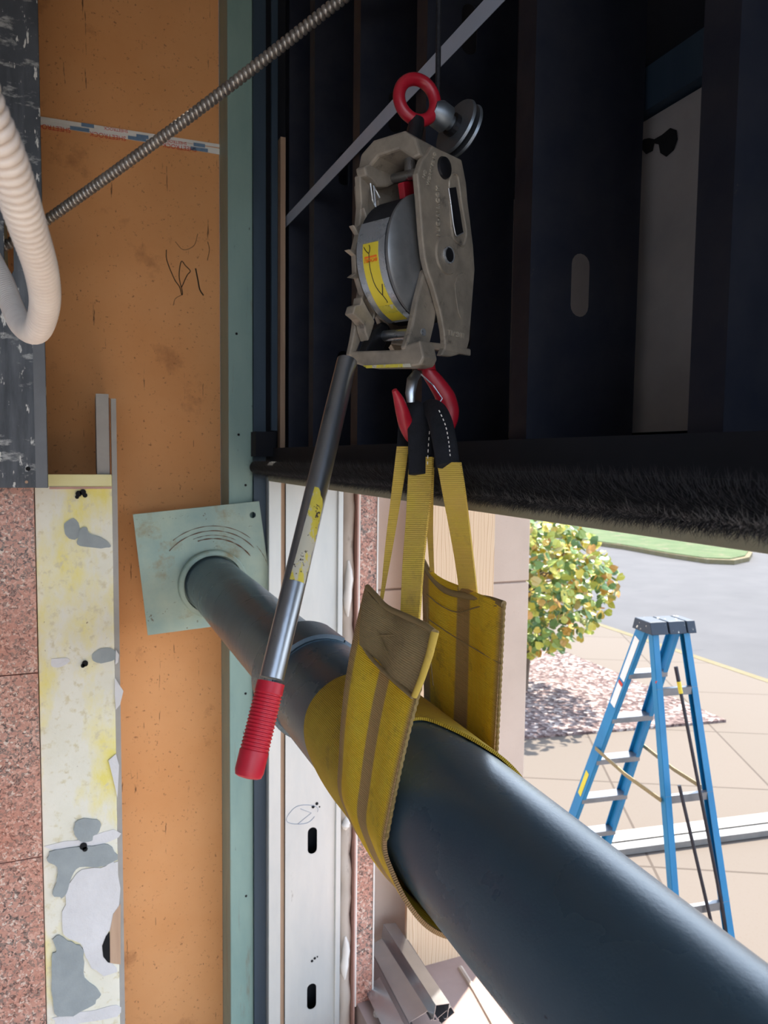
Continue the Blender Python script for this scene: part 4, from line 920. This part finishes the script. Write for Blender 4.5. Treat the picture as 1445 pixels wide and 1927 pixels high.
onrail('A', .07, .33, .044, 'white', 'white_label'); onrail('A', .36, .50, .046, 'white', 'warning_label'); onrail('A', .345, .365, .04, 'redink', 'warning_stripe'); onrail('A', .98, 1.15, .034, 'yellow', 'yellow_label')
mk('red_mark', lathe(lpt('C', .255)-ls*.018, -ls, [(0,.007),(.002,.007)], 10), 'redink', lad)
# two black poles leaning on the ladder's rear braces
def lean(t, b_, name, label, band):
    a, bb = t, b_; d = (bb-a).normalized(); k = (GZ-a.z)/d.z; end = a+d*k
    o = thing(name, end, label, 'pole', 'black poles leaning on the ladder')
    mk('shaft', tube([a, end], .0085, 12), 'pole', o, smooth=True)
    if band: mk('yellow_band', tube([a+d*.055, a+d*.115], .0105, 12), 'yellow', o, smooth=True); mk('tip', tube([a-d*.02, a+d*.055], .010, 12), 'pole', o, smooth=True)
Yc = (lpt('C',.4)+lpt('D',.4)).y/2
lean(at(1273,1262,Y=Yc-.055), at(1365,1740,Y=(lpt('C',1.3)+lpt('D',1.3)).y/2-.055), 'leaning_pole', 'taller black pole with yellow band leaning on the blue stepladder', True)
lean(at(1278,1478,Y=(lpt('C',.8)+lpt('D',.8)).y/2-.055), at(1338,1735,Y=(lpt('C',1.3)+lpt('D',1.3)).y/2-.055), 'leaning_pole', 'shorter plain black pole leaning on the blue stepladder', False)
# channels on the sidewalk
q0, q1 = at(1150,1588,Z=GZ+.06), at(1445,1550,Z=GZ+.06); dq = (q1-q0)
sidev = dq.cross(V3((0,0,1))).normalized()
if sidev.dot(q0) > 0: sidev = -sidev
cchan(q0-dq*.8+sidev*.05, q1+dq*1.2+sidev*.05, .10, .05, .012, V3((0,0,1)), 'metal_channel', 'long galvanised channel on the sidewalk, the one nearer the camera', 'long channels on the sidewalk', 'galvdull')
cchan(q0-dq*.8-sidev*.10, q1+dq*1.2-sidev*.10, .10, .06, .012, V3((0,0,1))-sidev*-.4, 'metal_channel', 'long galvanised channel on the sidewalk, the one nearer the street', 'long channels on the sidewalk', 'galvdull')
# small tree with leaves
tb = at(985,1300,Z=GZ)
tre = thing('small_tree', tb, 'small tree with green and yellow leaves on the mulch bed', 'tree')
tcn = at(985,1095,Y=tb.y)
bm = NB(); add_tube(bm, catmull([tb, tb+V3((.05,0,.7)), (tb+tcn)/2+V3((.05,.05,0)), tcn+V3((0,0,.2))], 4), [.06-.0035*i for i in range(13)], 10)
for i in range(26):
    a = random.uniform(0, 2*PI); z = random.uniform(-.2,.5); e_ = tcn+V3((math.cos(a)*random.uniform(.4,.95), math.sin(a)*random.uniform(.4,.95), random.uniform(-.35,.55)))
    s_ = tb.lerp(tcn, .75+.25*random.random()); add_tube(bm, catmull([s_, (s_+e_)/2+V3((0,0,.12)), e_], 4), [.014-.0012*j for j in range(9)], 6)
mk('trunk', bm, 'bark', tre, smooth=True)
bm = NB()
tr_r = (at(1128,1100,Y=tb.y)-tcn).length
for i in range(2600):
    while True:
        v = V3((random.uniform(-1,1), random.uniform(-1,1), random.uniform(-1,1)))
        if .35 < v.length < 1: break
    hgt = v.z
    c_ = tcn+V3((v.x*tr_r*(1.0 if v.z < .1 else 1-.5*v.z), v.y*tr_r, v.z*tr_r*.85+ .08))
    sz = random.uniform(.045,.078); n_ = V3((random.gauss(0,.5)-.2, random.gauss(0,.5)-.5, random.gauss(0,.4)+.55)).normalized()
    a = n_.orthogonal().normalized(); a.rotate(Matrix.Rotation(random.uniform(0,2*PI), 3, n_)); b = n_.cross(a)
    shp = [(0,-1.1),(.6,-.5),(.85,.1),(.6,.65),(.2,.75),(0,.55),(-.2,.75),(-.6,.65),(-.85,.1),(-.6,-.5)]
    bm.faces.new([bm.verts.new(c_+(a*x+b*y+n_*(.25*abs(x)))*sz) for x, y in shp])
o = mk('foliage', bm, 'leaf', tre)
